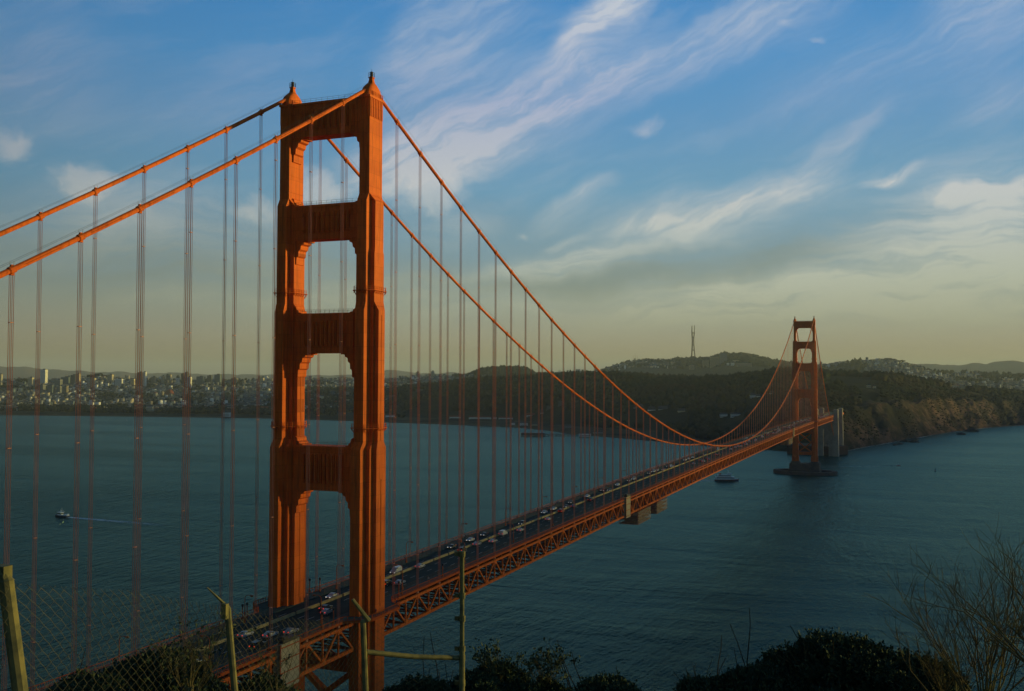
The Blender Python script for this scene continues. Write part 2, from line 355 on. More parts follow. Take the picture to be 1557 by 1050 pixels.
def make_tower(y, parent):
    base = MB()
    # below-deck bracing (hidden from most sides by the legs)
    for zz in (30, 62.5): base.box((0,0,zz), (2*CX-9, 2.6, 4.4))
    for z0, z1 in ((32.2, 46.2), (46.4, 60.4)):
        for s in (-1, 1): base.bar((s*(CX-4.4),0,z0), (-s*(CX-4.4),0,z1), 1.5, 1.9, up=(0,1,0))
    t = base.build('tower', 'paint', parent, loc=(0,y,0))
    for s in (1, -1):
        make_leg(s*CX, t)
        m = MB(); c = s*CX                               # saddle housing
        prof = [(226.35,1.85,4.1),(227.6,1.85,3.9),(228.7,1.75,3.3),(229.5,1.5,2.5),(230.2,1.2,1.6),(230.6,.95,1.05)]
        m.loft([[(c+rx*math.copysign(abs(math.cos(q))**.6, math.cos(q)), ry*math.copysign(abs(math.sin(q))**.7, math.sin(q)), z) for q in [2*PI*k/24 for k in range(24)]] for z, rx, ry in prof])
        for k in range(-4, 5):
            m.box((c+1.86, k*.82, 227.0), (.18,.2,1.4)); m.box((c-1.86, k*.82, 227.0), (.18,.2,1.4))
        sh = m.build('saddle_housing', 'paint', t)
        m = MB()                                         # beacon: tapered plinth, cage and mast
        m.loft([[(c+r*math.cos(PI/4+k*PI/2), r*math.sin(PI/4+k*PI/2), z) for k in range(4)] for z, r in ((230.3,1.1),(231.1,.95),(232.0,.72),(232.1,1.0),(232.4,1.0))])
        b1 = m.build('beacon', 'paint', t)
        m = MB()
        for k in range(6):
            q = 2*PI*k/6; m.tube([(c+.95*math.cos(q), .95*math.sin(q), 232.4), (c+.95*math.cos(q), .95*math.sin(q), 233.6)], .05, 4)
        for zz in (232.9, 233.6):
            m.tube([(c+.95*math.cos(2*PI*k/12), .95*math.sin(2*PI*k/12), zz) for k in range(13)], .05, 4, False)
        m.loft([[(c+.45*math.cos(k*PI/4), .45*math.sin(k*PI/4), z) for k in range(8)] for z in (232.4, 234.0)])
        m.tube([(c,0,234.0),(c,0,234.9)], .05, 4)
        m.build('beacon_lantern', 'steel', t)
        for zz, s_ in ((170.0, SB2), (130.6, SC)):       # maintenance catwalk ring
            m = MB(); e0, g0 = s_[0][0]+.45, s_[1][2]+.45; ax, by = s_[0][2]+.45, s_[1][0]+.45
            pl = [(c-e0,-by),(c+e0,-by),(c+ax,-g0),(c+ax,g0),(c+e0,by),(c-e0,by),(c-ax,g0),(c-ax,-g0)]
            for i in range(8):
                p, q = pl[i], pl[(i+1)%8]
                m.bar((*p,zz),(*q,zz),.6,.14)
                for hz in (.6,1.15): m.bar((*p,zz+hz),(*q,zz+hz),.07)
                n = max(2, int(math.dist(p,q)/1.2))
                for k in range(n):
                    x, yy = p[0]+(q[0]-p[0])*k/n, p[1]+(q[1]-p[1])*k/n
                    m.bar((x,yy,zz-.7),(x,yy,zz+1.2),.08)
                    m.bar((x,yy,zz-.1),(x+(c-x)*.16,yy*.92,zz-1.2),.1)
            m.build('catwalk', 'paint', t)
    for z0, z1, a, hy in ((216.2,226.5,1.65,2.4),(185.5,195.9,2.9,2.3),(152.1,163.8,4.0,2.6),(112.1,125.0,4.15,2.9)):
        st = make_strut(z0, z1, a, hy, t)
        bracket('corner_bracket', z0+.05, a if z0 != 216.2 else 1.65, -1, hy-.35, True, st)
        if z0 < 216:
            bracket('sill_bracket', z1-.02, {185.5:1.65,152.1:3.0,112.1:4.0}[z0], 1, hy-.5, False, st)
        m = MB()                                          # hand rail along the strut's top
        x1 = CX-a-.3
        for yy in (-hy+.3, hy-.3):
            for hz in (.55, 1.1): m.bar((-x1,yy,z1+hz),(x1,yy,z1+hz),.05)
            for k in range(13): m.bar((-x1+2*x1*k/12,yy,z1-.05),(-x1+2*x1*k/12,yy,z1+1.15),.05)
        m.build('hand_rail', 'steel', st)
    return t
make_tower(0.0, bridge)
make_tower(L, bridge)

# ---- main cables with their bands, and the hand ropes above them
def band_ys():
    ys = [-SUS*k for k in range(1, 17)] + [SUS*k for k in range(1, 84)] + [L+SUS*k for k in range(1, 22)]
    return sorted(ys)
BY = band_ys()
for s in (1, -1):
    m = MB()
    ys = list(np.linspace(Y0, 0, 30)) + list(np.linspace(0, L, 150))[1:] + list(np.linspace(L, Y1, 30))[1:]
    m.tube([(s*CX, y, zc(y)) for y in ys], .52, 10)
    for y in BY:
        d = Vector((0, 1.2, zc(y+.6)-zc(y-.6))).normalized(); p = Vector((s*CX, y, zc(y)))
        m.tube([p-d*.62, p+d*.62], .68, 10); m.tube([p-d*.78, p-d*.62], .60, 10); m.tube([p+d*.62, p+d*.78], .60, 10)
        m.box((p.x, p.y, p.z+.75), (.34,.5,.3)); m.box((p.x, p.y, p.z-.8), (.5,.8,.35))
    cb = m.build('main_cable', 'paint', bridge, smooth=False)
    m = MB()
    for dx in (-.48, .48):
        m.tube([(s*CX+dx, y, zc(y)+1.45) for y in ys], .022, 4)
        for y in BY: m.bar((s*CX+dx, y, zc(y)+.3), (s*CX+dx, y, zc(y)+1.47), .05)
    m.build('hand_rope', 'steel', cb)

# ---- suspenders: four ropes at each band, nearest hundred one by one
def suspender_mesh(m, x, y):
    z0 = zr(y)-1.0; z1 = zc(y)-.5
    if z1 - z0 < .6: return
    for dx, dy in ((-.2,-.33),(.2,-.33),(-.2,.33),(.2,.33)):
        m.tube([(x+dx,y+dy,z0),(x+dx,y+dy,z1)], .062, 4, False)
    k = z0+12
    while k < z1-4:
        m.box((x,y,k),(.5,.78,.12)); k += 22
    m.box((x,y,z0+.2),(.6,.9,.5))
sus = sorted([(math.hypot(s*CX-CAM.x, y-CAM.y), s*CX, y) for s in (1,-1) for y in BY if -150 < y and y < L+330])
for d, x, y in sus[:100]:
    m = MB(); suspender_mesh(m, x, y)
    if m.v: m.build('suspender', 'rope', bridge)
m = MB()
for d, x, y in sus[100:]: suspender_mesh(m, x, y)
tag(m.build('suspender_ropes', 'rope', bridge), kind='stuff')

# ---- stiffening trusses
NP0, NP1 = int(Y0/PNL), int(Y1/PNL)
def skip(y): return abs(y) < 7.0 or abs(y-L) < 7.0
for s in (1, -1):
    m = MB(); x = s*CX
    for i in range(NP0, NP1):
        y, y2 = i*PNL, (i+1)*PNL; zt, zt2 = zr(y)-1.45, zr(y2)-1.45; zb, zb2 = zr(y)-8.7, zr(y2)-8.7
        if skip((y+y2)/2): continue
        m.bar((x,y,zt-.2),(x,y2,zt2-.2),.8,.8); m.bar((x,y,zb),(x,y2,zb2),.8,.95)
        if not skip(y): m.bar((x,y,zb),(x,y,zt),.42,.42)
        if i % 2: m.bar((x,y,zb),(x,y2,zt2),.5,.55)
        else: m.bar((x,y,zt),(x,y2,zb2),.5,.55)
        if i % 2 == 0: m.box((x+s*.02,y,zt-.7),(.86,1.7,1.2))
        else: m.box((x+s*.02,y,zb+.7),(.86,1.7,1.2))
    m.build('stiffening_truss', 'paint', bridge)
m = MB()
for i in range(NP0, NP1):
    y, y2 = i*PNL, (i+1)*PNL; z = zr(y)
    m.box((0,y,z-1.9),(2*CX-.9,.5,2.1))
    m.bar((-CX,y,z-8.7),(CX,y,z-8.7),.45,.5)
    zb2 = zr(y2)-8.7
    m.bar((-CX,y,z-8.7),(CX,y2,zb2),.35,.35); m.bar((CX,y,z-8.7),(-CX,y2,zb2),.35,.35)
    m.bar((-CX,y,z-8.7),(-4,y,z-3),.32); m.bar((CX,y,z-8.7),(4,y,z-3),.32)
    m.bar((-4,y,z-3),(0,y,z-8.7),.28); m.bar((4,y,z-3),(0,y,z-8.7),.28)
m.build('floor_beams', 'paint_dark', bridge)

# ---- roadway, sidewalks, railings
def strip(m, x0, x1, dz, y0, y1, th, step=15.24):
    n = max(1, int(round((y1-y0)/step)))
    ys = [y0+(y1-y0)*k/n for k in range(n+1)]
    for a, b in zip(ys, ys[1:]):
        za, zb = zr(a)+dz, zr(b)+dz
        m.add([(x0,a,za),(x1,a,za),(x1,b,zb),(x0,b,zb),(x0,a,za-th),(x1,a,za-th),(x1,b,zb-th),(x0,b,zb-th)],
              [(0,1,2,3),(7,6,5,4),(0,4,5,1),(2,6,7,3),(1,5,6,2),(3,7,4,0)])
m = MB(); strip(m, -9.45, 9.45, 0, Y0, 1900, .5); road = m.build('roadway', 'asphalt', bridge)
m = MB()
for x in (-6.2, .05, 3.15, 6.25):
    y = Y0
    while y < 1620: strip(m, x-.07, x+.07, .012, y, y+3.6, .01, 4); y += 12
tag(m.build('lane_marking', 'line', road), kind='stuff')
m = MB(); y = Y0
while y < 1700:
    strip(m, -3.35, -2.85, .82, y, y+11.2, .8, 12); y += 12.2
m.build('median_barrier', 'barrier', bridge)
BULGE = 13.0
def side_x(y, base):                                     # sidewalks swing out round the tower legs
    b = 0
    for t in (0.0, L):
        d = abs(y-t)
        if d < BULGE: b = max(b, 5.9*min(1, (BULGE-d)/4.5))
    return base + b
def swing(y0, y1):
    ys = list(np.arange(y0, y1, PNL)) + [y1]
    for t in (0.0, L): ys += list(np.linspace(t-BULGE-.5, t+BULGE+.5, 25))
    return sorted(v for v in ys if y0 <= v <= y1)
for s in (1, -1):
    m = MB(); ys = swing(Y0, 1850)
    for a, b in zip(ys, ys[1:]):
        xa, xb = side_x(a, 13.9), side_x(b, 13.9); za, zb = zr(a)+.25, zr(b)+.25
        m.add([(s*9.45,a,za),(s*xa,a,za),(s*xb,b,zb),(s*9.45,b,zb),(s*9.45,a,za-.55),(s*xa,a,za-.55),(s*xb,b,zb-.55),(s*9.45,b,zb-.55)],
              [(0,1,2,3),(7,6,5,4),(0,4,5,1),(2,6,7,3),(1,5,6,2),(3,7,4,0)])
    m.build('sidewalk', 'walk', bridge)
    m = MB()                                             # outer railing with fascia girder below it
    for a, b in zip(ys, ys[1:]):
        xa, xb = s*side_x(a, 13.98), s*side_x(b, 13.98); za, zb = zr(a), zr(b)
        m.bar((xa,a,za-.05),(xb,b,zb-.05),.22,.75)
        for hz, w in ((1.5,.14),(.62,.07)): m.bar((xa,a,za+hz),(xb,b,zb+hz),.12,w)
        n = max(1, int((b-a)/.64)) if a < 420 else 3
        pw = .05 if a < 420 else .16
        for k in range(n):
            q = k/n; xx, yy, zz = xa+(xb-xa)*q, a+(b-a)*q, za+(zb-za)*q
            m.box((xx,yy,zz+.9),(.07,pw if k else .18,1.2))
    m.build('railing', 'rail', bridge)
    m = MB()                                             # curb-side pedestrian rail
    for t0, t1 in ((Y0,-BULGE-1),(BULGE+1,L-BULGE-1),(L+BULGE+1,1850)):
        yy = list(np.arange(t0, t1, PNL)) + [t1]
        for a, b in zip(yy, yy[1:]):
            for hz in (.55, 1.0, 1.4): m.bar((s*10.0,a,zr(a)+hz),(s*10.0,b,zr(b)+hz),.07)
            for q in (0, .5): m.box((s*10.0,a+(b-a)*q,zr(a)+.7),(.1,.1,1.4))
    m.build('curb_rail', 'curb_rail', bridge)

# ---- piers, fender and pylons
m = MB()
def pier(m, y, zt):
    m.loft([[(sx*(21.5+g),y+sy*(12+g),z) for sx, sy in ((-1,-1),(1,-1),(1,1),(-1,1))] for z, g in ((-6,.8),(6,.5),(6.1,0),(zt,-.2))])
    for s in (1,-1):
        m.loft([[(s*CX+sx*(7.4-g),y+sy*(11.2-g),z) for sx, sy in ((-1,-1),(1,-1),(1,1),(-1,1))] for z, g in ((zt-.1,0),(zt+1.2,.3),(zt+1.3,1.6),(zt+3.2,1.9))])
pier(m, L, 15.2); m.build('tower_pier', 'pier', bridge)
m = MB(); pier(m, 0, 15.2); m.build('tower_pier', 'pier', bridge)
m = MB()                                                 # oval fender wall standing in the water round the south pier
def oval(rx, ry, z, n=48): return [(rx*math.cos(2*PI*k/n), L+ry*math.sin(2*PI*k/n), z) for k in range(n)]
m.loft([oval(46,28,-6), oval(46,28,4.2), oval(45.4,27.4,4.8), oval(39,21,4.8), oval(38.6,20.6,4.2), oval(38.6,20.6,-6)])
m.build('fender', 'pier', bridge)
def pylon(y, top, base):
    m = MB()
    for s in (1,-1):
        m.loft([[(s*17.2+sx*(4.2-g),y+sy*(8.2-g),z) for sx, sy in ((-1,-1),(1,-1),(1,1),(-1,1))] for z, g in ((base,-.6),(top-22,0),(top-21,.35),(top-2,.5),(top-1.6,.0),(top,.0),(top+.1,.9),(top+1.6,1.2))])
        for k in (-1,0,1): m.box((s*(17.2+4.1), y+k*4.4, (base+top)/2-6), (.5, 1.3, top-base-16))
    zt = zr(y)-9.4
    prof = [(-13.2,base),(-4.6,base),(-4.6,zt-19)] + [(-4.6*math.cos(PI*k/10), zt-19+4.6*math.sin(PI*k/10)) for k in range(1,10)] + [(4.6,zt-19),(4.6,base),(13.2,base),(13.2,zt),(-13.2,zt)]
    m.prism(prof, 'y', y-4.5, y+4.5)
    return m.build('pylon', 'concrete', bridge)
pylon(1631, zr(1631)+9.5, -4); pylon(1741, zr(1741)+9.5, 4)
m = MB()                                                 # steel arch between the two pylons
for s in (1,-1):
    pr = None
    for k in range(13):
        y = 1640+92*k/12; z = 20+44*math.sin(PI*k/12)**.8
        if pr:
            m.bar((s*CX,pr[0],pr[1]),(s*CX,y,z),1.2,1.6); m.bar((s*CX,pr[0],pr[1]+5),(s*CX,y,z+5),.8,.9); m.bar((s*CX,pr[0],pr[1]),(s*CX,y,z+5),.5)
        m.bar((s*CX,y,z),(s*CX,y,zr(y)-8),.6); pr = (y,z)
m.build('arch', 'paint', bridge)
m = MB(); strip(m, -13.6, 13.6, -.6, 1623, 1880, 3.4, 30); m.build('viaduct_girder', 'paint', bridge)

# ================================================================== water
def water_mat():
    m = bpy.data.materials.new('sea water'); m.use_nodes = True; t = m.node_tree; t.nodes.clear(); T = NT(t)
    tc = T.n('ShaderNodeTexCoord'); o = tc.outputs['Object']
    big = T.noise(T.mapping(o, rot=(0,0,.5), sc=(.0016,.0045,1)), 1, 5, .6, .6).outputs[0]
    w1 = T.noise(T.mapping(o, rot=(0,0,.55), sc=(.22,.075,1)), 1, 5, .66, .3).outputs[0]      # chop
    w2 = T.noise(T.mapping(o, rot=(0,0,.95), sc=(.055,.012,1)), 1, 5, .6, .5).outputs[0]    # swell lines
    w3 = T.noise(T.mapping(o, rot=(0,0,.4), sc=(.45,.2,1)), 1, 3, .6).outputs[0]
    gust = T.maprange(T.math('ADD', T.math('MULTIPLY', big, .6), T.math('MULTIPLY', T.noise(T.mapping(o, rot=(0,0,.35), sc=(.0007,.0060,1)), 1, 4, .6, .8).outputs[0], .4)), .36, .62, .35, 1.35)
    h = T.math('ADD', T.math('ADD', T.math('MULTIPLY', T.math('MULTIPLY', w1, gust), 1.35), T.math('MULTIPLY', T.math('MULTIPLY', w2, gust), 2.7)), T.math('MULTIPLY', w3, .6))
    bp = T.n('ShaderNodeBump'); bp.inputs['Strength'].default_value = 1.0; bp.inputs['Distance'].default_value = 1.0
    T.l(h, bp.inputs['Height']); N = bp.outputs[0]
    fr = T.n('ShaderNodeFresnel'); fr.inputs['IOR'].default_value = 1.33; T.l(N, fr.inputs['Normal'])
    d = T.n('ShaderNodeBsdfDiffuse'); T.l(T.mix(T.maprange(big, .35, .68), (.003,.020,.020,1), (.006,.028,.028,1)), d.inputs['Color'])
    g = T.n('ShaderNodeBsdfGlossy'); g.inputs['Roughness'].default_value = .24; g.inputs['Color'].default_value = (.31,.50,.44,1); T.l(N, g.inputs['Normal'])
    mx = T.n('ShaderNodeMixShader'); T.l(T.math('MULTIPLY', fr.outputs[0], .9), mx.inputs[0]); T.l(d.outputs[0], mx.inputs[1]); T.l(g.outputs[0], mx.inputs[2])
    out = T.n('ShaderNodeOutputMaterial'); T.l(mx.outputs[0], out.inputs[0])
    return m
MT['water'] = water_mat()
m = MB(); n = 64; R_ = 40000
m.add([(R_*math.cos(2*PI*k/n), R_*math.sin(2*PI*k/n), 0) for k in range(n)], [tuple(range(n))])
tag(m.build('water', 'water'), kind='structure')

# ================================================================== terrain across the strait
def smooth_noise(x, y, seed):
    xi, yi = np.floor(x).astype(np.int64), np.floor(y).astype(np.int64); fx, fy = x-xi, y-yi
    fx, fy = fx*fx*(3-2*fx), fy*fy*(3-2*fy)
    def hsh(a, b):
        q = (a*374761393 + b*668265263 + seed*974634777) & 0x7fffffff
        q = ((q ^ (q >> 13))*1274126177) & 0x7fffffff
        return ((q ^ (q >> 16)) & 0xffff)/65535.0
    return (hsh(xi,yi)*(1-fx)+hsh(xi+1,yi)*fx)*(1-fy)+(hsh(xi,yi+1)*(1-fx)+hsh(xi+1,yi+1)*fx)*fy
def fbm(x, y, seed=1, oct=5, gain=.5):
    a, s, t = 1.0, 0, 0
    for k in range(oct):
        s = s + a*smooth_noise(x*2**k, y*2**k, seed+k); t += a; a *= gain
    return s/t
def yh(px): return 568.25 + (np.asarray(px, float)-778)*.0039         # horizon
def z_of(px, py, r): return CAM.z - (py-yh(px))*(np.asarray(r, float)/np.sqrt(1+((np.asarray(px, float)-778.5)/FOC)**2))/FOC*1.0
class Ring:
    """one line of the land seen along the bearings: (bearing px, elevation py, distance)"""
    def __init__(s, pts):
        s.x = np.array([p[0] for p in pts], float); s.py = np.array([p[1] for p in pts], float); s.r = np.array([p[2] for p in pts], float)
    def at(s, px):
        r = np.interp(px, s.x, s.r); return r, z_of(px, np.interp(px, s.x, s.py), r)
def shore_r(px, py): return CAM.z*FOC/(py-yh(px))*np.sqrt(1+((np.asarray(px, float)-778.5)/FOC)**2)
SHX = [-250,0,200,410,590,720,790,830,870,920,1000,1100,1170,1200,1240,1270,1290,1320,1350,1400,1450,1500,1557,1800]
SHY = [630,631,633,636,642,647,650,654,660,664,671,680,684,686,688,688,684,678,673,664,656,650,646,642]
SHR = shore_r(SHX, np.array(SHY))
def shore(px): return np.interp(px, SHX, SHR)
bench_x = [-250,0,200,410,590,720,850,950,1100,1190,1240,1270,1290,1320,1350,1400,1450,1500,1557,1800]
bench_d = [1300,1250,1150,1050,620,420,330,300,260,220,200,190,190,190,200,200,210,220,230,240]
bench_z = [7,7,7,7,6,6,5,5,10,40,66,72,74,86,88,92,86,76,62,50]
ridge = Ring([(-250,598,5600),(0,598,5600),(200,598,5400),(410,597,4900),(520,596,4500),(590,594,4100),(700,584,3700),(800,577,3500),(860,573,3450),(900,570,3350),(960,573,3300),(1000,577,3300),
              (1060,578,3300),(1100,577,3250),(1150,572,3200),(1180,568,3200),(1200,569,3150),(1240,570,3100),(1300,571,3100),(1340,572,3100),(1380,578,3200),(1440,591,3400),(1500,600,3600),(1557,606,3750),(1800,615,3900)])
vale = Ring([(-250,588,5900),(0,588,5900),(410,588,5600),(590,588,5000),(700,590,4800),(900,584,4700),(1060,584,5000),(1200,580,4800),(1300,576,4800),(1400,580,4700),(1450,589,4700),(1557,597,4900),(1800,600,4900)])
hill = Ring([(-250,577,6400),(-60,577,6400),(0,578,6300),(60,578,6300),(100,577,6300),(125,574,6200),(150,572.5,6200),(175,575,6200),(200,577,6200),(300,577.5,6200),(410,577.5,6100),(520,577,6000),(590,577.5,6000),(630,575,6000),(655,571,6100),(685,571.5,6100),
             (705,575,6000),(716,571,5900),(730,565,5900),(750,562.5,5900),(776,561.5,5900),(800,563.5,5900),(815,571,5900),(830,572,6100),(870,566,6800),(900,566,7400),(915,564,8000),(932,557,8200),(965,549,8300),(1000,548,8300),(1014,550,8300),(1030,547,8000),
             (1060,546,8000),(1080,546,8000),(1092,541,7900),(1102,538.5,7900),(1112,540.5,7900),(1135,538.5,7900),(1150,543,7900),(1180,551,7800),(1205,553,7600),(1230,557,7200),(1262,554,6900),(1280,551.5,6800),(1310,549.5,6700),(1340,549,6700),
             (1365,550,6600),(1380,554,6500),(1392,557,6500),(1402,561,6400),(1420,566,6300),(1450,568,6300),(1500,569.5,6600),(1557,571.5,6900),(1800,575,7000)])
def land(px, r):
    """ground level at bearing px, distance r (arrays)"""
    px = np.asarray(px, float); r = np.asarray(r, float)
    s = shore(px); bd = np.interp(px, bench_x, bench_d); bz = np.interp(px, bench_x, bench_z)
    rr, rz = ridge.at(px); vr, vz = vale.at(px); hr, hz = hill.at(px)
    cliff = np.interp(px, [1150,1240,1300], [0,1,1])
    R = [s-160, s, s+bd*.10, s+bd, rr, vr, hr, hr+2500, hr+9000]
    Z = [np.full_like(px,-8.), np.full_like(px,.2), np.where(cliff>.3, bz*.16, np.minimum(3., bz)), bz, rz, vz, hz, hz*.45, np.full_like(px, 20.)]
    out = np.full(np.broadcast(px, r).shape, -8.0)
    for k in range(len(R)-1):
        t = np.clip((r-R[k])/(R[k+1]-R[k]), 0, 1)
        if k in (3,4,5,6): t = t*t*(3-2*t)*.75 + t*.25
        w = (r >= R[k]) & (r < R[k+1]); out = np.where(w, Z[k]+(Z[k+1]-Z[k])*t, out)
    return np.where(r >= R[-1], 20.0, out)
def pr_to_xy(px, r):
    a = np.arctan((np.asarray(px, float)-778.5)/FOC)+YAW
    return CAM.x+np.sin(a)*r, CAM.y+np.cos(a)*r
def land_detail(px, r):
    x, y = pr_to_xy(px, r); z = land(px, r); s = shore(px); d = r-s
    on = np.clip(d/120, 0, 1); hr = hill.at(px)[0]
    cl = np.interp(px, [1230,1300,1320], [0,.8,1])*np.clip(d/30, 0, 1)*np.clip((520-d)/260, 0, 1)
    gul = np.abs(fbm(x*.010+y*.006, y*.0035-x*.003, 31, 4)-.5)*2                   # gullies down the cliffs
    gul2 = fbm(x*.03, y*.012, 57, 4)
    z = z + cl*((gul-.42)*27 + (gul2-.5)*30 + (fbm(x*.07, y*.05, 63, 3)-.5)*10)
    ev = np.clip((z-6)/25, 0, 1)
    z = z + on*ev*(fbm(x*.0021, y*.0021, 5, 4)-.5)*22*(1-cl)*np.clip((hr-r)/500, .0, 1)*np.interp(px, [380,700], [.35,1])
    z = z + on*ev*(fbm(x*.016, y*.016, 9, 3)-.5)*7
    return np.where(d > 2, np.maximum(z, .4), z)
def surface(px, r):
    x, y = pr_to_xy(px, r); return x, y, land_detail(px, r)

def land_mat():
    m = bpy.data.materials.new('hillside'); m.use_nodes = True; T = NT(m.node_tree); b = m.node_tree.nodes['Principled BSDF']
    g = T.n('ShaderNodeNewGeometry'); pos = g.outputs['Position']
    at = T.n('ShaderNodeAttribute'); at.attribute_name = 'cover'; sp = T.n('ShaderNodeSeparateColor'); T.l(at.outputs['Color'], sp.inputs[0])
    n1 = T.noise(pos, .006, 6, .62).outputs[0]; n2 = T.noise(pos, .03, 5, .65).outputs[0]
    wood = T.mix(T.maprange(n2, .3, .7), (.006,.013,.009,1), (.016,.026,.014,1))
    wood = T.mix(T.maprange(n1, .55, .72), wood, (.045,.042,.022,1))
    rock = T.mix(T.maprange(T.noise(T.mapping(pos, sc=(1,1,2.2)), .022, 6, .7).outputs[0], .38, .62), (.020,.018,.012,1), (.15,.085,.062,1))
    rock = T.mix(T.maprange(n1, .45, .60), rock, (.018,.018,.011,1))
    town = T.mix(T.maprange(n2, .42, .6), (.02,.03,.024,1), (.10,.10,.10,1))
    c = T.mix(sp.outputs[0], wood, rock); c = T.mix(sp.outputs[1], c, town)
    c = T.mix(sp.outputs[2], c, T.mix(n2, (.13,.10,.07,1), (.05,.055,.03,1)))
    T.l(c, b.inputs['Base Color']); b.inputs['Roughness'].default_value = 1; b.inputs['Specular IOR Level'].default_value = .05
    bp = T.n('ShaderNodeBump'); bp.inputs['Strength'].default_value = .9; bp.inputs['Distance'].default_value = 9
    T.l(n2, bp.inputs['Height']); T.l(bp.outputs[0], b.inputs['Normal'])
    return m
MT['land'] = land_mat()
def build_land():
    pxs = np.arange(-240, 1790, 2.4); nc = len(pxs)
    u = np.concatenate([np.linspace(-.05, .0, 3)[:-1], np.linspace(0, .28, 120)[:-1], np.linspace(.28, .6, 70)[:-1], np.linspace(.6, 1, 60), [1.25, 1.7, 2.6]])
    PX = np.repeat(pxs[:,None], len(u), 1); s = shore(PX); hr = hill.at(PX)[0]
    R = s + (hr+150-s)*u[None,:]
    X, Y, Z = surface(PX, R)
    nr = len(u); idx = np.arange(nc*nr).reshape(nc, nr)
    F = np.stack([idx[:-1,:-1], idx[:-1,1:], idx[1:,1:], idx[1:,:-1]], -1).reshape(-1,4)
    o = np_mesh('terrain', np.stack([X,Y,Z],-1).reshape(-1,3), F, ['land'], smooth=True)
    d = R-s; rr = ridge.at(PX)[0]
    rock = np.interp(PX, [1225,1275], [0,1])*np.clip((330+90*(fbm(X*.006,Y*.006,77,3)-.5)*2-d)/120, 0, 1)*(R < rr)
    town = np.clip((560-PX)/120, 0, 1)*np.clip((d-250)/200, 0, 1) + np.interp(PX, [560,640,860,960,1000,1020,1230,1260], [1,.9,.6,.8,.4,0,0,1])*np.clip((R-rr-250)/200, 0, 1)
    beach = (PX < 1150)*np.clip(d/10, 0, 1)*np.clip((60-d)/30, 0, 1) + .8*(PX > 560)*(PX < 1000)*np.clip(d/60,0,1)*np.clip((330-d)/60,0,1)*(fbm(X*.01,Y*.01,3,3) > .45)
    ca = o.data.attributes.new('cover', 'FLOAT_COLOR', 'POINT')
    ca.data.foreach_set('color', np.stack([np.clip(rock,0,1), np.clip(town,0,1), np.clip(beach,0,1), np.ones_like(rock)], -1).reshape(-1).astype(np.float32))
    tag(o, kind='structure')
build_land()
# far ranges beyond the bay and down the coast
MT['range'] = mat('far hills', (.13,.095,.095), 1, 0, 0, color2=(.16,.12,.115), vscale=.002)
def far_range(pts, r, depth, name):
    xs = np.arange(pts[0][0], pts[-1][0]+1, 4.0); py = np.interp(xs, [p[0] for p in pts], [p[1] for p in pts])
    zc_ = z_of(xs, py, np.full_like(xs, r)) + (fbm(xs*.05, xs*0, 41, 4)-.5)*60
    rows = []
    for k, (dr, f) in enumerate([(-depth,-.05),(-depth*.55,.4),(-depth*.25,.78),(0,1),(depth*.4,.7),(depth,-.05)]):
        x, y = pr_to_xy(xs, r+dr + (fbm(xs*.03, xs*0+k*7., 13, 3)-.5)*depth*.3); rows.append(np.stack([x, y, np.maximum(zc_*f, -5)*(1+.16*(fbm(xs*.06, xs*0+k, 19, 3)-.5)*(k != 3))], -1))
    V = np.stack(rows, 1).reshape(-1,3); n = len(rows); idx = np.arange(len(xs)*n).reshape(len(xs), n)
    F = np.stack([idx[:-1,:-1], idx[:-1,1:], idx[1:,1:], idx[1:,:-1]], -1).reshape(-1,4)
    tag(np_mesh(name, V, F, ['range'], smooth=True), kind='structure')
far_range([(-260,566,0),(-120,560,0),(0,557.5,0),(30,557,0),(70,562,0),(130,564,0),(220,566.5,0),(330,568.5,0),(420,569,0),(520,570,0),(560,566,0),(580,562,0),(600,562.5,0),(640,568,0),(690,566,0),(740,569,0),(800,566,0),(860,564,0),(900,563,0),(960,566,0)], 19000, 2500, 'mountains')
far_range([(1120,566,0),(1200,562,0),(1240,560,0),(1252,555,0),(1300,558,0),(1380,552,0),(1420,555,0),(1460,554.5,0),(1500,552,0),(1535,549,0),(1570,549,0),(1640,553,0),(1800,563,0)], 15000, 2500, 'mountains')

# the headland the camera stands on, falling away steeply to the strait
MT['brush'] = mat('dry brush ground', (.012,.018,.010), 1, 0, .05, color2=(.035,.032,.016), vscale=.8, bump=.6, bscale=2)
def build_headland():
    n = 90; xs = np.linspace(-260, 520, n); ys = np.linspace(-700, -40, n); X, Y = np.meshgrid(xs, ys, indexing='ij')
    f = (X-CAM.x)*math.sin(YAW)+(Y-CAM.y)*math.cos(YAW); l = (X-CAM.x)*math.cos(YAW)-(Y-CAM.y)*math.sin(YAW)
    Z = CAM.z-1.75 - np.clip(f-1.2, 0, None)*(.47+.012*np.clip(-l,0,60)) - np.clip(f-16, 0, None)*.32 - np.clip(np.abs(l)-60, 0, None)*.4 - np.clip(-f-60,0,None)*.1
    Z = Z + (fbm(X*.05, Y*.05, 3, 4)-.5)*np.clip(np.hypot(X-CAM.x, Y-CAM.y)-6, 0, 40)*.12
    Z = np.maximum(Z, -6); idx = np.arange(n*n).reshape(n, n)
    F = np.stack([idx[:-1,:-1], idx[1:,:-1], idx[1:,1:], idx[:-1,1:]], -1).reshape(-1,4)
    tag(np_mesh('hillside_ground', np.stack([X,Y,Z],-1).reshape(-1,3), F, ['brush'], smooth=True), kind='structure')
build_headland()
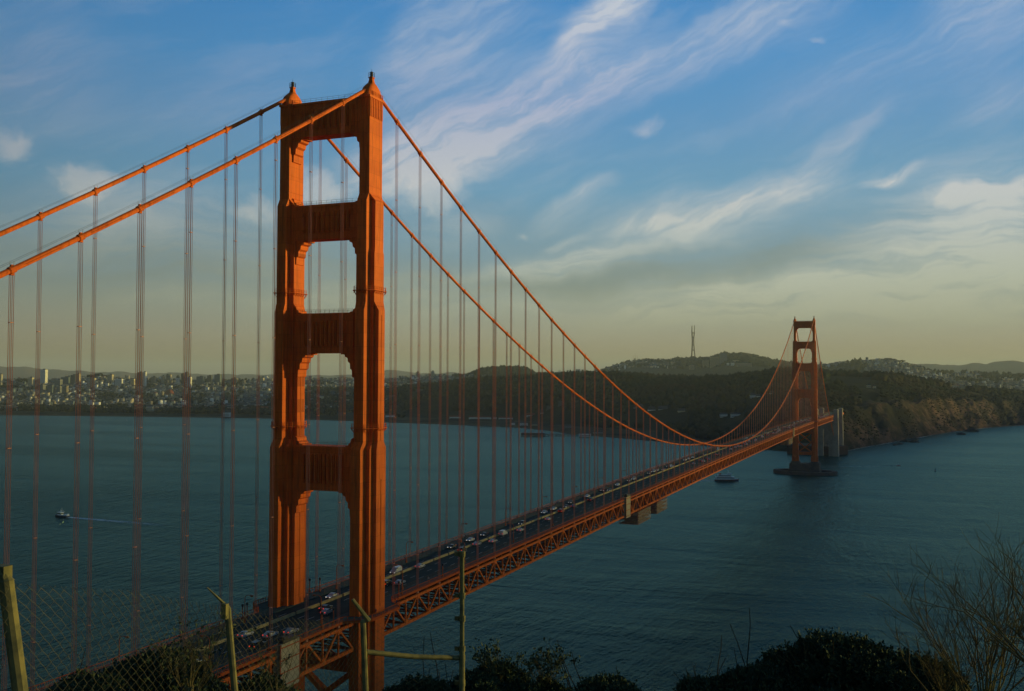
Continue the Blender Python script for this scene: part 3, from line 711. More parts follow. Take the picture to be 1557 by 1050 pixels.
# added off-frame hills to the south-west, shaped to shade the water and lower bridge
def added_shade_hills():
    xs = np.linspace(1750, 5200, 60); ys = np.linspace(-2600, 6600, 120); X, Y = np.meshgrid(xs, ys, indexing='ij')
    top = np.interp(Y, [-2600,-1200,300,1650,1950,2250,2700,3400,4300,5400,6600], [120,330,345,355,SHADE_CREST,SHADE_CREST,345,336,285,110,-10])
    prof = np.interp(X, [1750,2000,2400,2900,4200,5200], [-8,120/330,1,.96,.5,-.03])
    Z = np.where(prof > 0, top*prof, prof*100) + (fbm(X*.0028, Y*.0028, 61, 5)-.5)*55*np.clip(prof*2,0,1)
    idx = np.arange(60*120).reshape(60,120); F = np.stack([idx[:-1,:-1], idx[1:,:-1], idx[1:,1:], idx[:-1,1:]], -1).reshape(-1,4)
    o = np_mesh('added_shade_hills', np.stack([X,Y,Z],-1).reshape(-1,3), F, ['brush'], smooth=True); tag(o, kind='structure')
SHADE_CREST = 384
added_shade_hills()
def ground_z(x, y):
    f = (x-CAM.x)*math.sin(YAW)+(y-CAM.y)*math.cos(YAW); l = (x-CAM.x)*math.cos(YAW)-(y-CAM.y)*math.sin(YAW)
    return CAM.z-1.75 - max(f-1.2,0)*(.47+.012*min(max(-l,0),60)) - max(f-16,0)*.32

# ================================================================== woods: thousands of tree crowns read as one mass
MT['leaf_a'] = mat('dark evergreen foliage', (.008,.016,.010), 1, 0, .05, color2=(.014,.024,.013), vscale=.05)
MT['leaf_b'] = mat('olive foliage', (.020,.026,.013), 1, 0, .05, color2=(.03,.03,.015), vscale=.05)
MT['leaf_c'] = mat('brown winter foliage', (.038,.028,.016), 1, 0, .05, color2=(.028,.026,.015), vscale=.05)
def ico():
    bm = bmesh.new(); bmesh.ops.create_icosphere(bm, subdivisions=1, radius=1)
    V = np.array([v.co[:] for v in bm.verts]); F = np.array([[v.index for v in f.verts] for f in bm.faces]); bm.free(); return V, F
IV, IF = ico()
CLEAR = []
def clear_mask(x, y):
    k = np.ones(len(x), bool)
    for bx, by, rad, ux, uy, ahead in CLEAR:
        dx, dy = x-bx, y-by; al = dx*ux+dy*uy; ac = np.abs(dx*uy-dy*ux)
        k &= ~((al > -ahead) & (al < rad) & (ac < rad))
    return k
def crowns(name, X, Y, Z, rad, tall, mi, mats, label=None):
    q = clear_mask(X, Y); X, Y, Z, rad, tall, mi = X[q], Y[q], Z[q], rad[q], tall[q], mi[q]
    n = len(X); jit = 1 + (rng.random((n, len(IV), 1))-.5)*.75
    V = IV[None]*jit*np.stack([rad, rad, rad*tall], -1)[:,None,:] + np.stack([X, Y, Z+rad*tall*.55], -1)[:,None,:]
    F = IF[None] + (np.arange(n)*len(IV))[:,None,None]
    o = np_mesh(name, V.reshape(-1,3), F.reshape(-1,3), mats, np.repeat(mi, len(IF)))
    return tag(o, label, kind='stuff')
def scatter(n, x0, x1, fr):
    """n random places between bearings x0..x1; fr maps u in 0..1 to distance"""
    px = rng.uniform(x0, x1, n); r = fr(px, rng.random(n)); return px, r
def wood_build():
    PXs, Rs = [], []
    a, b = scatter(26000, 420, 1800, lambda px, u: shore(px)+np.interp(px, [420,700,900,1000,1240,1290,1557], [800,760,640,420,330,300,260]) + (ridge.at(px)[0]+260-shore(px)-np.interp(px, [420,700,900,1000,1240,1290,1557], [800,760,640,420,330,300,260]))*u**.9)
    PXs.append(a); Rs.append(b)
    a, b = scatter(2600, 690, 1240, lambda px, u: shore(px)+np.interp(px,[690,850,1000,1240],[560,420,140,120])+350*u); k = fbm(a*.03, b*.006, 8, 2) > .5; PXs.append(a[k]); Rs.append(b[k])
    a, b = scatter(5000, 690, 840, lambda px, u: hill.at(px)[0]-750+800*u); PXs.append(a); Rs.append(b)
    a, b = scatter(5200, 915, 1240, lambda px, u: hill.at(px)[0]-1500+1560*u); k = (fbm(a*.02, b*.002, 4, 3) > .42) & ((a > 1000) | (rng.random(len(a)) < .35)); PXs.append(a[k]); Rs.append(b[k])
    a, b = scatter(2600, 1230, 1800, lambda px, u: hill.at(px)[0]-1500+1560*u**.5); k = fbm(a*.03, b*.002, 14, 3) > .54; PXs.append(a[k]); Rs.append(b[k])
    px, r = np.concatenate(PXs), np.concatenate(Rs)
    x, y, z = surface(px, r)
    keep = (fbm(x*.004, y*.004, 21, 3) > np.where((r < ridge.at(px)[0]+300) & (px < 1240), .27, .36)) & (z > 3)
    px, r, x, y, z = px[keep], r[keep], x[keep], y[keep], z[keep]
    rad = rng.uniform(5, 11, len(x))*np.where(r > 5200, 1.15, 1); tall = rng.uniform(.8, 1.5, len(x)); cl = (px > 1238) & (r < shore(px)+620); rad = np.where(cl, rad*.62, rad); tall = np.where(cl, tall*.62, tall)
    br = fbm(x*.005, y*.005, 71, 3) + .25*(px > 1180)*(rng.random(len(x))-.3)
    mi = np.where(br > .60, 2, np.where(rng.random(len(x)) < .3, 1, 0))
    crowns('woods', x, y, z, rad, tall, mi, ['leaf_a','leaf_b','leaf_c'], 'dark woods covering the headland and hills across the strait')
    # trees among the streets of the city, and the dark park along its waterfront
    PXs, Rs = [], []
    a, b = scatter(5200, -240, 640, lambda px, u: shore(px)+250+(hill.at(px)[0]-shore(px)-250)*u); k = fbm(a*.04, b*.004, 33, 3) > .50; PXs.append(a[k]); Rs.append(b[k])
    a, b = scatter(1500, 30, 130, lambda px, u: shore(px)+330+300*u); PXs.append(a); Rs.append(b)
    a, b = scatter(2400, 130, 420, lambda px, u: shore(px)+230+420*u); k = fbm(a*.03, b*.004, 35, 2) > .36; PXs.append(a[k]); Rs.append(b[k])
    a, b = scatter(1500, 320, 640, lambda px, u: shore(px)+560+700*u); k = fbm(a*.03, b*.004, 36, 2) > .45; PXs.append(a[k]); Rs.append(b[k])
    px, r = np.concatenate(PXs), np.concatenate(Rs); x, y, z = surface(px, r)
    rad = rng.uniform(5, 10, len(x)); crowns('city_trees', x, y, z, rad, rng.uniform(.8,1.3,len(x)), np.where(rng.random(len(x)) < .3, 1, 0), ['leaf_a','leaf_b'], 'dark tree crowns among the streets of the far city')
    # wind-bent scrub on the cliffs
    a, b = scatter(7000, 1235, 1800, lambda px, u: shore(px)+25+360*u); x, y, z = surface(a, b); k = (fbm(x*.012+y*.004, y*.005, 91, 4) > .50); x, y, z = x[k], y[k], z[k]
    rad = rng.uniform(1.6, 4.2, len(x)); crowns('cliff_scrub', x, y, z-1.2, rad, rng.uniform(.3,.55,len(x)), np.where(rng.random(len(x)) < .5, 1, 2), ['leaf_a','leaf_b','leaf_c'], 'low dark scrub on the cliffs beyond the south tower')

# ================================================================== haze
def haze():
    m = bpy.data.materials.new('haze air'); m.use_nodes = True; t = m.node_tree; t.nodes.clear(); T = NT(t)
    v = T.n('ShaderNodeVolumePrincipled'); v.inputs['Color'].default_value = (.66,.78,.94,1); v.inputs['Density'].default_value = HAZE; v.inputs['Anisotropy'].default_value = .1
    o = T.n('ShaderNodeOutputMaterial'); T.l(v.outputs[0], o.inputs['Volume'])
    b = MB(); b.box((0, 6000, 345), (90000, 90000, 710)); MT['haze'] = m
    tag(b.build('haze', 'haze'), 'thin haze over the strait and the hills', kind='stuff')
HAZE = 4.0e-5

# ================================================================== the city and the buildings on the far shore
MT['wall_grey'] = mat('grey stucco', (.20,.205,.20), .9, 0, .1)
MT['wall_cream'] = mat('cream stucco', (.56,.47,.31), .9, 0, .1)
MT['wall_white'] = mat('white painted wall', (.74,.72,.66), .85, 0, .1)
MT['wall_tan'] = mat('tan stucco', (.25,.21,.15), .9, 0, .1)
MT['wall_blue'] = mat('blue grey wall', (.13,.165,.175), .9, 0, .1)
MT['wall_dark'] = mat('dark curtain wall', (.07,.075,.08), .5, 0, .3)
MT['roof_grey'] = mat('tar roof', (.09,.09,.09), 1, 0, .1)
MT['roof_red'] = mat('red tile roof', (.22,.07,.04), .9, 0, .1)
MT['window_band'] = mat('window bands', (.03,.035,.04), .3, 0, .4)
MT['fort_brick'] = mat('old red brick', (.12,.06,.04), .95, 0, .1, color2=(.08,.05,.035), vscale=.3)
WALLS = ['wall_grey','wall_cream','wall_white','wall_tan','wall_blue','wall_dark']
def house_mb(kind, w, d, h):
    m = MB()
    if kind == 'flat':
        m.box((0,0,h/2-2), (w,d,h+4)); m.mi = 1; m.box((0,0,h+.25), (w+.5,d+.5,.5)); m.mi = 0; m.box((w*.2,d*.1,h+1.4), (w*.3,d*.3,2))
    else:
        m.box((0,0,h/2-2), (w,d,h+4)); m.mi = 1
        m.prism([(-w/2-.5,h-.1),(w/2+.5,h-.1),(0,h+w*.34)], 'y', -d/2-.4, d/2+.4)
    m.mi = 2
    for s in (-1, 1):
        for k in range(3):
            for zz in (h*.3, h*.72):
                m.box((s*(w/2+.03), (k-1)*d*.3, zz), (.1, d*.14, h*.17)); m.box(((k-1)*w*.3, s*(d/2+.03), zz), (w*.14, .1, h*.17))
    return m
protos = []
for i, (kd, wl, rf) in enumerate([('flat','wall_grey','roof_grey'),('flat','wall_cream','roof_grey'),('flat','wall_white','roof_grey'),('gable','wall_white','roof_grey'),('gable','wall_tan','roof_red'),('flat','wall_blue','roof_grey'),('gable','wall_cream','roof_grey'),('flat','wall_tan','roof_grey')]):
    o = house_mb(kd, 15, 18, 11).build('house', [wl, rf, 'window_band']); protos.append(o)
def city_area(n):
    P, R = [], []
    a, b = scatter(n, -240, 640, lambda px, u: shore(px)+np.interp(px,[0,420,640],[330,420,1250])+(hill.at(px)[0]-30-shore(px)-np.interp(px,[0,420,640],[330,420,1250]))*u**.9)
    k = fbm(a*.04, b*.004, 33, 3) < .56
    return a[k], b[k]
def city():
    a, b = city_area(19000); order = np.argsort(b); a, b = a[order], b[order]
    x, y, z = surface(a, b)
    used = []
    n_ind = 0; cells = set(); rest = []
    for i in range(len(a)):
        if n_ind < 295 and -5 < a[i] < 640:
            cell = (int(x[i]/21), int(y[i]/21))
            if cell in cells: continue
            cells.add(cell)
            p = protos[rng.integers(len(protos))]; o = p if not p.get('placed') else p.copy()
            if p.get('placed'): COL.objects.link(o)
            p['placed'] = True
            o.location = (x[i], y[i], z[i]); o.rotation_euler = (0,0,.35+rng.choice([0,PI/2])); s = rng.uniform(.65,1.1); o.scale = (s, s*rng.uniform(.9,1.5), s*rng.uniform(.8,1.3))
            tag(o, 'small pale house packed among others on the flat streets behind the far waterfront', 'house', 'houses of the far city'); n_ind += 1
        else: rest.append(i)
    for p in protos:
        if 'placed' in p.keys(): del p['placed']
    for o in list(COL.objects):
        if 'placed' in o.keys(): del o['placed']
    def mass(px, r, name, label, sc=1.0):
        x, y, z = surface(px, r); n = len(x)
        w = rng.uniform(7,15,n)*sc; d = rng.uniform(9,18,n)*sc; h = rng.uniform(6,12.5,n)*sc; ang = .35+rng.choice([0,PI/2],n)+rng.normal(0,.05,n)
        tall = rng.random(n) < .05; h = np.where(tall, h*2.2, h)
        c, s = np.cos(ang), np.sin(ang); V = np.zeros((n,10,3))
        for k, (sx, sy, sz) in enumerate([(-1,-1,0),(1,-1,0),(1,1,0),(-1,1,0),(-1,-1,1),(1,-1,1),(1,1,1),(-1,1,1)]):
            u, v = sx*w/2, sy*d/2; V[:,k,0] = x+u*c-v*s; V[:,k,1] = y+u*s+v*c; V[:,k,2] = z-5+sz*(h+5)
        gab = np.where(rng.random(n) < .4, w*.25, .3)
        for k, sy in ((8,-1),(9,1)):
            v = sy*d/2; V[:,k,0] = x-v*s; V[:,k,1] = y+v*c; V[:,k,2] = z+h+gab
        F = np.array([[0,1,5,4],[1,2,6,5],[2,3,7,6],[3,0,4,7],[4,8,9,7],[5,6,9,8],[4,5,8,8],[6,7,9,9]])
        Fq = F[:6]; fm = np.array([0,0,0,0,1,1])
        Fa = (Fq[None]+(np.arange(n)*10)[:,None,None]).reshape(-1,4)
        wi = rng.choice(len(WALLS), n, p=[.30,.15,.11,.16,.18,.10]); rf = np.where(rng.random(n) < .12, len(WALLS)+1, len(WALLS))
        rf = np.where(rng.random(n) < .25, wi, rf)
        mi = np.where(fm[None] == 0, wi[:,None], rf[:,None]).reshape(-1)
        tag(np_mesh(name, V.reshape(-1,3), Fa, WALLS+['roof_grey','roof_red'], mi), label, kind='stuff')
    mass(a[rest], b[rest], 'city_houses', 'thousands of small pale houses covering the far city hillside')
    a2, b2 = scatter(2200, 1236, 1800, lambda px, u: hill.at(px)[0]-1400+1400*u); k = fbm(a2*.03, b2*.002, 14, 3) < .56
    a3, b3 = scatter(900, 925, 1030, lambda px, u: hill.at(px)[0]-1500+1300*u)
    a4, b4 = scatter(800, 600, 830, lambda px, u: np.maximum(ridge.at(px)[0]+500, hill.at(px)[0]-1000+900*u)); a5, b5 = scatter(500, 830, 930, lambda px, u: hill.at(px)[0]-900+850*u)
    a6, b6 = scatter(1500, 1420, 1800, lambda px, u: ridge.at(px)[0]+500+1600*u)
    A = np.concatenate([a2[k],a3,a4,a5,a6]); B = np.concatenate([b2[k],b3,b4,b5,b6])
    mass(A, B, 'hillside_houses', 'rows of tiny houses on the hills behind the woods', 1.0)
city()

# ---- towers and larger blocks one by one: (bearing px left, right, top py, foot py, distance, wall, shape, label)
def block(name, m_wall, x0, x1, top, foot, r, shape, label, cat, group=None, turn=.35, depth=1.0):
    px = (x0+x1)/2
    if px < 905 and foot > 628: r = float((CAM.z-5.5)*FOC/(foot-yh(px)))
    w = (x1-x0)/FOC*r/math.sqrt(1+((px-778.5)/FOC)**2)*.86; d = w*depth
    X, Y, G = [float(np.ravel(v)[0]) for v in surface(np.array([px]), np.array([float(r)]))]
    CLEAR.append((X, Y, w*.8+10, math.sin(math.atan((px-778.5)/FOC)+YAW), math.cos(math.atan((px-778.5)/FOC)+YAW), 260 if r < 3500 else (120 if r < 5300 else 60)))
    zt = float(z_of(px, top, r)); H_ = (foot-top)*r/FOC
    if G > zt-.75*H_: zt = G+H_
    base = min(G, float(z_of(px, foot, r)))-3; h = zt-base
    t = thing(name, label, cat, (X,Y,base), turn, group)
    m = MB()
    if shape == 'dome':
        m.loft([[(w*.5*math.cos(2*PI*k/16), w*.5*math.sin(2*PI*k/16), z) for k in range(16)] for z in (0, h*.5)])
        m.build('wall', m_wall, t); q = MB()
        q.loft([[(w*.52*c*math.cos(2*PI*k/16), w*.52*c*math.sin(2*PI*k/16), h*.5+h*.5*s_) for k in range(16)] for c, s_ in [(math.cos(PI/2*j/6), math.sin(PI/2*j/6)) for j in range(6)]+[(.04,1)]])
        q.build('dome', 'roof_red', t, smooth=True); return t
    if shape == 'gable':
        m.box((0,0,h*.35), (w,d,h*.7)); m.build('wall', m_wall, t); q = MB()
        q.prism([(-d/2-.8,h*.68),(d/2+.8,h*.68),(0,h)], 'x', -w/2-.6, w/2+.6); q.build('roof', 'roof_red' if 'red' in label else 'roof_grey', t)
    elif shape == 'hip':
        m.box((0,0,h*.35), (w,d,h*.7)); m.build('wall', m_wall, t); q = MB()
        q.loft([[(-w/2-1,-d/2-1,h*.68),(w/2+1,-d/2-1,h*.68),(w/2+1,d/2+1,h*.68),(-w/2-1,d/2+1,h*.68)],[(-w*.36,-.2,h),(w*.36,-.2,h),(w*.36,.2,h),(-w*.36,.2,h)]])
        q.build('roof', 'roof_red' if 'red' in label else 'roof_grey', t)
    else:
        m.box((0,0,h/2), (w,d,h)); m.build('wall', m_wall, t); q = MB()
        q.box((0,0,h+.5), (w*.98,d*.98,1)); q.box((w*.1,0,h+3), (w*.4,d*.4,5))
        if shape == 'step': q.box((0,0,h+6), (w*.7,d*.7,12)); q.box((0,0,h+14), (w*.3,d*.3,6))
        q.build('roof', 'roof_grey', t)
    q = MB(); nf = max(2, int(h*.7/4)); hh = h*(.66 if shape in ('gable','hip') else .97)
    z = 3.5
    while z < hh-2:
        q.box((0,0,z), (w+.25,d*.88,1.4)); q.box((0,0,z), (w*.88,d+.25,1.4)); z += 4.2 if h < 60 else 5.5
    q.build('window_row', 'window_band', t)
    return t
TW = [ # skyline, from the left edge to the near tower
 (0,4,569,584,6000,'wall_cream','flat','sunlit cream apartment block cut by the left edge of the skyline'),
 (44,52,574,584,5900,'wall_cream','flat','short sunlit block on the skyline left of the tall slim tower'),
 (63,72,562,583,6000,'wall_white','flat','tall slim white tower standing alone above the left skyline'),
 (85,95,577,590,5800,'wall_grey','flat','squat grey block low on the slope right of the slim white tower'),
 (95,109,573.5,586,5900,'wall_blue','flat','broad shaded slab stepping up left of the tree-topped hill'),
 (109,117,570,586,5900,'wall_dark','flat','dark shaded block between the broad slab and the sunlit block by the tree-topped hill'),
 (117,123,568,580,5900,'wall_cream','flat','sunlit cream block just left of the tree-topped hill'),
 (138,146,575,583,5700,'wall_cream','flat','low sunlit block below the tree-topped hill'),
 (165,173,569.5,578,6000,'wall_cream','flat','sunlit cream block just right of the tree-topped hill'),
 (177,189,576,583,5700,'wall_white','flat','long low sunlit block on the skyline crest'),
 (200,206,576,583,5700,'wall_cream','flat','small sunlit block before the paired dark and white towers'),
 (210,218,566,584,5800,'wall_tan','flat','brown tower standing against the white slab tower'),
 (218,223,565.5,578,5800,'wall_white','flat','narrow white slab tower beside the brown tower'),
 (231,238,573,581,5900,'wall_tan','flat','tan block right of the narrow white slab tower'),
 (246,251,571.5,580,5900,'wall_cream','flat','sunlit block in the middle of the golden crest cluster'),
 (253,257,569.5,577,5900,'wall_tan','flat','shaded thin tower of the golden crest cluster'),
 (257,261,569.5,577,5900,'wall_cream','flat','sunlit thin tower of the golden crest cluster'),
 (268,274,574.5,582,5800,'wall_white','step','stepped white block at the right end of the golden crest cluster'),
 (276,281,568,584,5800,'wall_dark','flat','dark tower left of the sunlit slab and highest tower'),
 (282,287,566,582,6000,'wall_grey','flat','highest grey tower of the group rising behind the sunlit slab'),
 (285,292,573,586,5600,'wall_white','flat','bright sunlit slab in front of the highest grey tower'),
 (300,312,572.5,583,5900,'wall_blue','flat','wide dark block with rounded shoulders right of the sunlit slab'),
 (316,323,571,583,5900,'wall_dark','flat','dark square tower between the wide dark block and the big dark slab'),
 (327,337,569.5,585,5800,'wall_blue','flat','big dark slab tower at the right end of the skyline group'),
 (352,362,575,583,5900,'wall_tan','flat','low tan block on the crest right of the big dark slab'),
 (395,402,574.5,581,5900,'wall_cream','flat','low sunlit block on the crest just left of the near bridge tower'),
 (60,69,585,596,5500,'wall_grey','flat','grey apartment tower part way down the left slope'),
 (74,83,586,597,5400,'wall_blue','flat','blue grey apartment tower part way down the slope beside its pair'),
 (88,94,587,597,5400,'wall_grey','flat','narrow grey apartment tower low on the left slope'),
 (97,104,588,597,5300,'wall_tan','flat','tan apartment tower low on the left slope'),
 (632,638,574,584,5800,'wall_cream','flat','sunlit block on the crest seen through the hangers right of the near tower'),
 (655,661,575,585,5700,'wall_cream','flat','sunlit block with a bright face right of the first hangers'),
]
for a in TW: block('apartment_tower', a[5], a[0], a[1], a[2], a[3], a[4], a[6], a[7], 'apartment tower', 'towers of the far skyline')
BL = [ # along the waterfront and in the woods
 (249,268,606.5,616,5050,'wall_tan','dome','domed rotunda with a pale reddish cap among trees on the city waterfront','rotunda'),
 (360,378,614,621,4150,'wall_white','gable','long white shed left of the near tower on the waterfront','shed'),
 (383,402,612,619,4200,'wall_white','gable','second long white shed close to the near bridge tower','shed'),
 (340,352,623,629,3900,'wall_white','gable','low white shed close to the beach left of the near tower','shed'),
 (586,602,613,617,3900,'wall_white','gable','white building just right of the near tower at the wood edge','building'),
 (586,602,629,633,3450,'wall_white','gable','low white building just right of the near tower behind the beach','building'),
 (632,644,611,614.5,3850,'wall_white','gable','small white house roof among the dark trees above the flats','house'),
 (683,702,631.5,635.5,3350,'wall_white','gable','short white barrack with red roof, leftmost of the waterfront row','barrack'),
 (711,750,632,636.5,3250,'wall_white','gable','longest white barrack with red roof in the waterfront row','barrack'),
 (757,782,633,637,3150,'wall_white','gable','white barrack with red roof ending the waterfront row','barrack'),
 (750,756,632,637,3200,'wall_white','hip','small white house between two long barracks','house'),
 (777,784,640,645,2950,'wall_white','gable','white boathouse near the beach below the barracks','boathouse'),
 (790,804,640,645.5,2850,'wall_white','gable','white cluster house with pale roof right of the boathouse','house'),
 (808,818,643,646,2800,'wall_cream','gable','low cream hut beside the white house on the shore','hut'),
 (800,815,633,637,3000,'wall_white','gable','white house with red roof at the wood edge left of the gabled house','house'),
 (822,827,630.5,637.5,2950,'wall_white','gable','narrow tall white gabled house in front of the woods','house'),
 (830,842,633,637,2950,'wall_white','hip','low wide white house between the two gabled houses','house'),
 (848,857,631,637.5,2900,'wall_white','hip','white house with a steep dark roof right of the gabled house','house'),
 (874,880,635,638.5,2850,'wall_cream','gable','small cream house at the right end of the shore houses','house'),
 (858,872,645,650,2600,'wall_grey','gable','grey warehouse above the mouth of the small cove','warehouse'),
 (879,900,655,659.5,2450,'wall_white','gable','long white pier shed at the root of the pier','pier shed'),
 (901,918,657,660,2420,'wall_white','gable','lower white shed continuing right of the long pier shed','pier shed'),
 (962,980,626,631,2850,'wall_white','hip','white house left of the crossing cables in the wood clearing','house'),
 (984,998,626,632,2800,'wall_white','hip','larger white house in the wood clearing by the main cable','house'),
 (1000,1016,627,632,2800,'wall_white','gable','white row house right of the larger house in the clearing','house'),
 (1030,1042,625,630,2750,'wall_cream','gable','cream house alone among trees right of the clearing','house'),
 (1094,1106,627,631.5,2600,'wall_white','gable','white house on the slope left of the south tower','house'),
 (1110,1126,627,631,2550,'wall_white','gable','long white house on the slope beside the south tower hangers','house'),
 (1140,1149,600,607,2750,'wall_white','hip','bright white villa with hipped roof high in the dark woods','villa'),
 (1150,1156,603,607,2740,'wall_white','gable','small white annex just right of the bright villa','annex'),
 (1170,1177,601,605,2740,'wall_white','hip','small white house in the woods left of the south tower','house'),
 (1068,1078,561,571,6600,'wall_tan','flat','left wing of the tall hospital block below the twin-topped hill','hospital'),
 (1079,1094,559.5,574,6500,'wall_tan','flat','central slab of the tall hospital block below the twin-topped hill','hospital'),
 (1094,1105,559,573,6600,'wall_grey','flat','right wing of the tall hospital block below the twin-topped hill','hospital'),
 (1105,1109,566.5,570,6400,'wall_white','flat','small bright white block beside the hospital','block'),
 (1111,1117,566.5,570.5,6400,'wall_white','flat','wider bright white block right of the hospital','block'),
 (1112,1124,563,565.5,6700,'wall_cream','flat','long low cream block above the bright white blocks','block'),
 (1118,1144,568,572,6300,'wall_tan','flat','very long low tan block at the wood edge right of the hospital','block'),
 (1048,1056,565.5,573,6400,'wall_tan','flat','lone square tan block left of the hospital','block'),
 (1317,1324,602.5,605.5,2700,'wall_cream','flat','sunlit flat hut on the cliff road, left one of two','hut'),
 (1327,1332,602.5,605.5,2700,'wall_cream','flat','sunlit flat hut on the cliff road, right one of two','hut'),
 (1390,1402,563,566.5,6000,'wall_cream','flat','golden sunlit block on the right end of the far hill','block'),
 (1398,1404,561.5,565,6050,'wall_cream','flat','small golden sunlit block crowning the right end of the far hill','block'),
 (1334,1362,547,551,6500,'wall_dark','flat','long dark flat-topped block on the crest of the far right hill','block'),
 (985,1005,575,577.5,5200,'wall_cream','flat','low cream building peeping over the woods below the antenna hill','building'),
 (820,838,570,575,5200,'wall_white','flat','pale building on the crest right of the round wooded hill','building'),
]
for a in BL: block(a[8].replace(' ','_'), a[5], a[0], a[1], a[2], a[3], a[4], a[6], a[7], a[8], None, turn=YAW*-1 if a[4] < 4300 else .35, depth=.4 if a[1]-a[0] > 12 else .8)

wood_build()

# ---- a few trees one can tell apart on the skyline
def hill_tree(px, top, foot, r, w, label):
    X, Y, G = [float(np.ravel(v)[0]) for v in surface(np.array([px]), np.array([float(r)]))]; zt = float(z_of(px, top, r)); h = max(zt-G, 8); wd = w/FOC*r
    t = thing('tree', label, 'tree', (X,Y,G)); m = MB(); m.tube([(0,0,-2),(0,0,h*.4),(wd*.05,0,h*.7)], [wd*.06,wd*.05,wd*.02], 6)
    for k in range(4): q = k*1.7; m.tube([(0,0,h*.35),(wd*.25*math.cos(q),wd*.25*math.sin(q),h*.65)], [wd*.03,wd*.015], 5)
    m.build('trunk', 'leaf_c', t)
    n = 60; u = rng.normal(0,1,(n,3)); u /= np.linalg.norm(u,axis=1)[:,None]; rr = rng.random((n,1))**.4
    c = u*rr*np.array([wd*.42,wd*.42,h*.26])+np.array([0,0,h*.68]); s = rng.uniform(.06,.12,n)*wd
    V = IV[None]*(1+(rng.random((n,12,1))-.5)*.8)*s[:,None,None]*np.array([1,1,.7])+c[:,None,:]
    np_mesh('crown', V.reshape(-1,3), (IF[None]+(np.arange(n)*12)[:,None,None]).reshape(-1,3), ['leaf_a','leaf_b'], np.repeat((rng.random(n) < .35).astype(int), len(IF)), parent=t)
for a in [(31,574.5,581,6000,12,'dark round tree left of the slim white tower on the skyline'),(40,573.5,581,6000,12,'taller dark tree next to the short sunlit block on the skyline'),
          (139,569.5,577,6100,14,'wide dark tree on the left of the tree-topped city hill'),(151,567,577,6100,14,'highest dark tree on the tree-topped city hill'),(160,570,577,6100,10,'smaller dark tree on the right of the tree-topped city hill'),
          (1013,546,552,8200,7,'small tree standing up on the antenna hill left of the mast'),(1085,542,548,7950,6,'small tree standing in the saddle right of the antenna mast'),
          (1372,547,554,6500,9,'dark tree clump at the right end of the flat-topped far hill'),(1448,562,570,6200,7,'small dark tree on the far right skyline')]: hill_tree(*a)

# ---- the great three-legged antenna mast
def antenna():
    px, r = 1053.5, 8000.0; X, Y, G = [float(np.ravel(v)[0]) for v in surface(np.array([px]), np.array([r]))]
    top = float(z_of(px, 494, r)); deck = float(z_of(px, 506, r)); G = min(G, float(z_of(px, 545.5, r)))-3
    t = thing('antenna_mast', 'tall three-legged red and white broadcasting mast on the hill behind the woods', 'antenna mast', (X,Y,G))
    hd = deck-G; rad = lambda q: 22*(1-1.5*q*(1-q)*.9)*(.95+.0*q)
    R_at = lambda q: 21-14*math.sin(PI*min(q,1)*.62)*(1 if q < .75 else 1-.35*(q-.75)/.25)
    MT['mast'] = mat('red lead paint', (.10,.04,.03), .7)
    for k in range(3):
        a = 2*PI*k/3+.3; m = MB(); pts = [(R_at(q)*math.cos(a), R_at(q)*math.sin(a), hd*q) for q in np.linspace(0,1,12)]
        m.tube(pts, 4.2, 6); m.build('leg', 'mast', t)
        m = MB(); m.tube([pts[-1],(pts[-1][0],pts[-1][1],top-G-(6 if k else 0))], [3.6,2.2], 6); m.build('antenna', 'mast', t)
    for q in (.12,.36,.55,.70,.84,1.0):
        m = MB()
        for k in range(3):
            a, b = 2*PI*k/3+.3, 2*PI*(k+1)/3+.3; R = R_at(q)*(1.25 if q == 1 else 1.05)
            m.bar((R*math.cos(a),R*math.sin(a),hd*q),(R*math.cos(b),R*math.sin(b),hd*q),4.5,7.5)
        m.build('cross_frame', 'mast', t)
antenna()
for i, (px, tp, lb) in enumerate([(963,540,'left thin mast of a group of three on the far hill'),(966,538,'middle thin mast of a group of three on the far hill'),(969,540,'right thin mast of a group of three on the far hill')]):
    X, Y, G = [float(np.ravel(v)[0]) for v in surface(np.array([px]), np.array([8250.]))]; h = float(z_of(px, tp, 8250))-G
    m = MB(); m.tube([(0,0,-3),(0,0,h)], [1.3,.5], 5); m.box((0,0,h*.6),(3,3,1.4)); m.box((0,0,h*.85),(2,2,1)); m.tube([(0,0,h*.3),(8,0,-2)], .2, 3); m.tube([(0,0,h*.3),(-8,0,-2)], .2, 3)
    o = m.build('radio_mast', 'mast', loc=(X,Y,G)); tag(o, lb, 'radio mast', 'thin masts on the far hill')

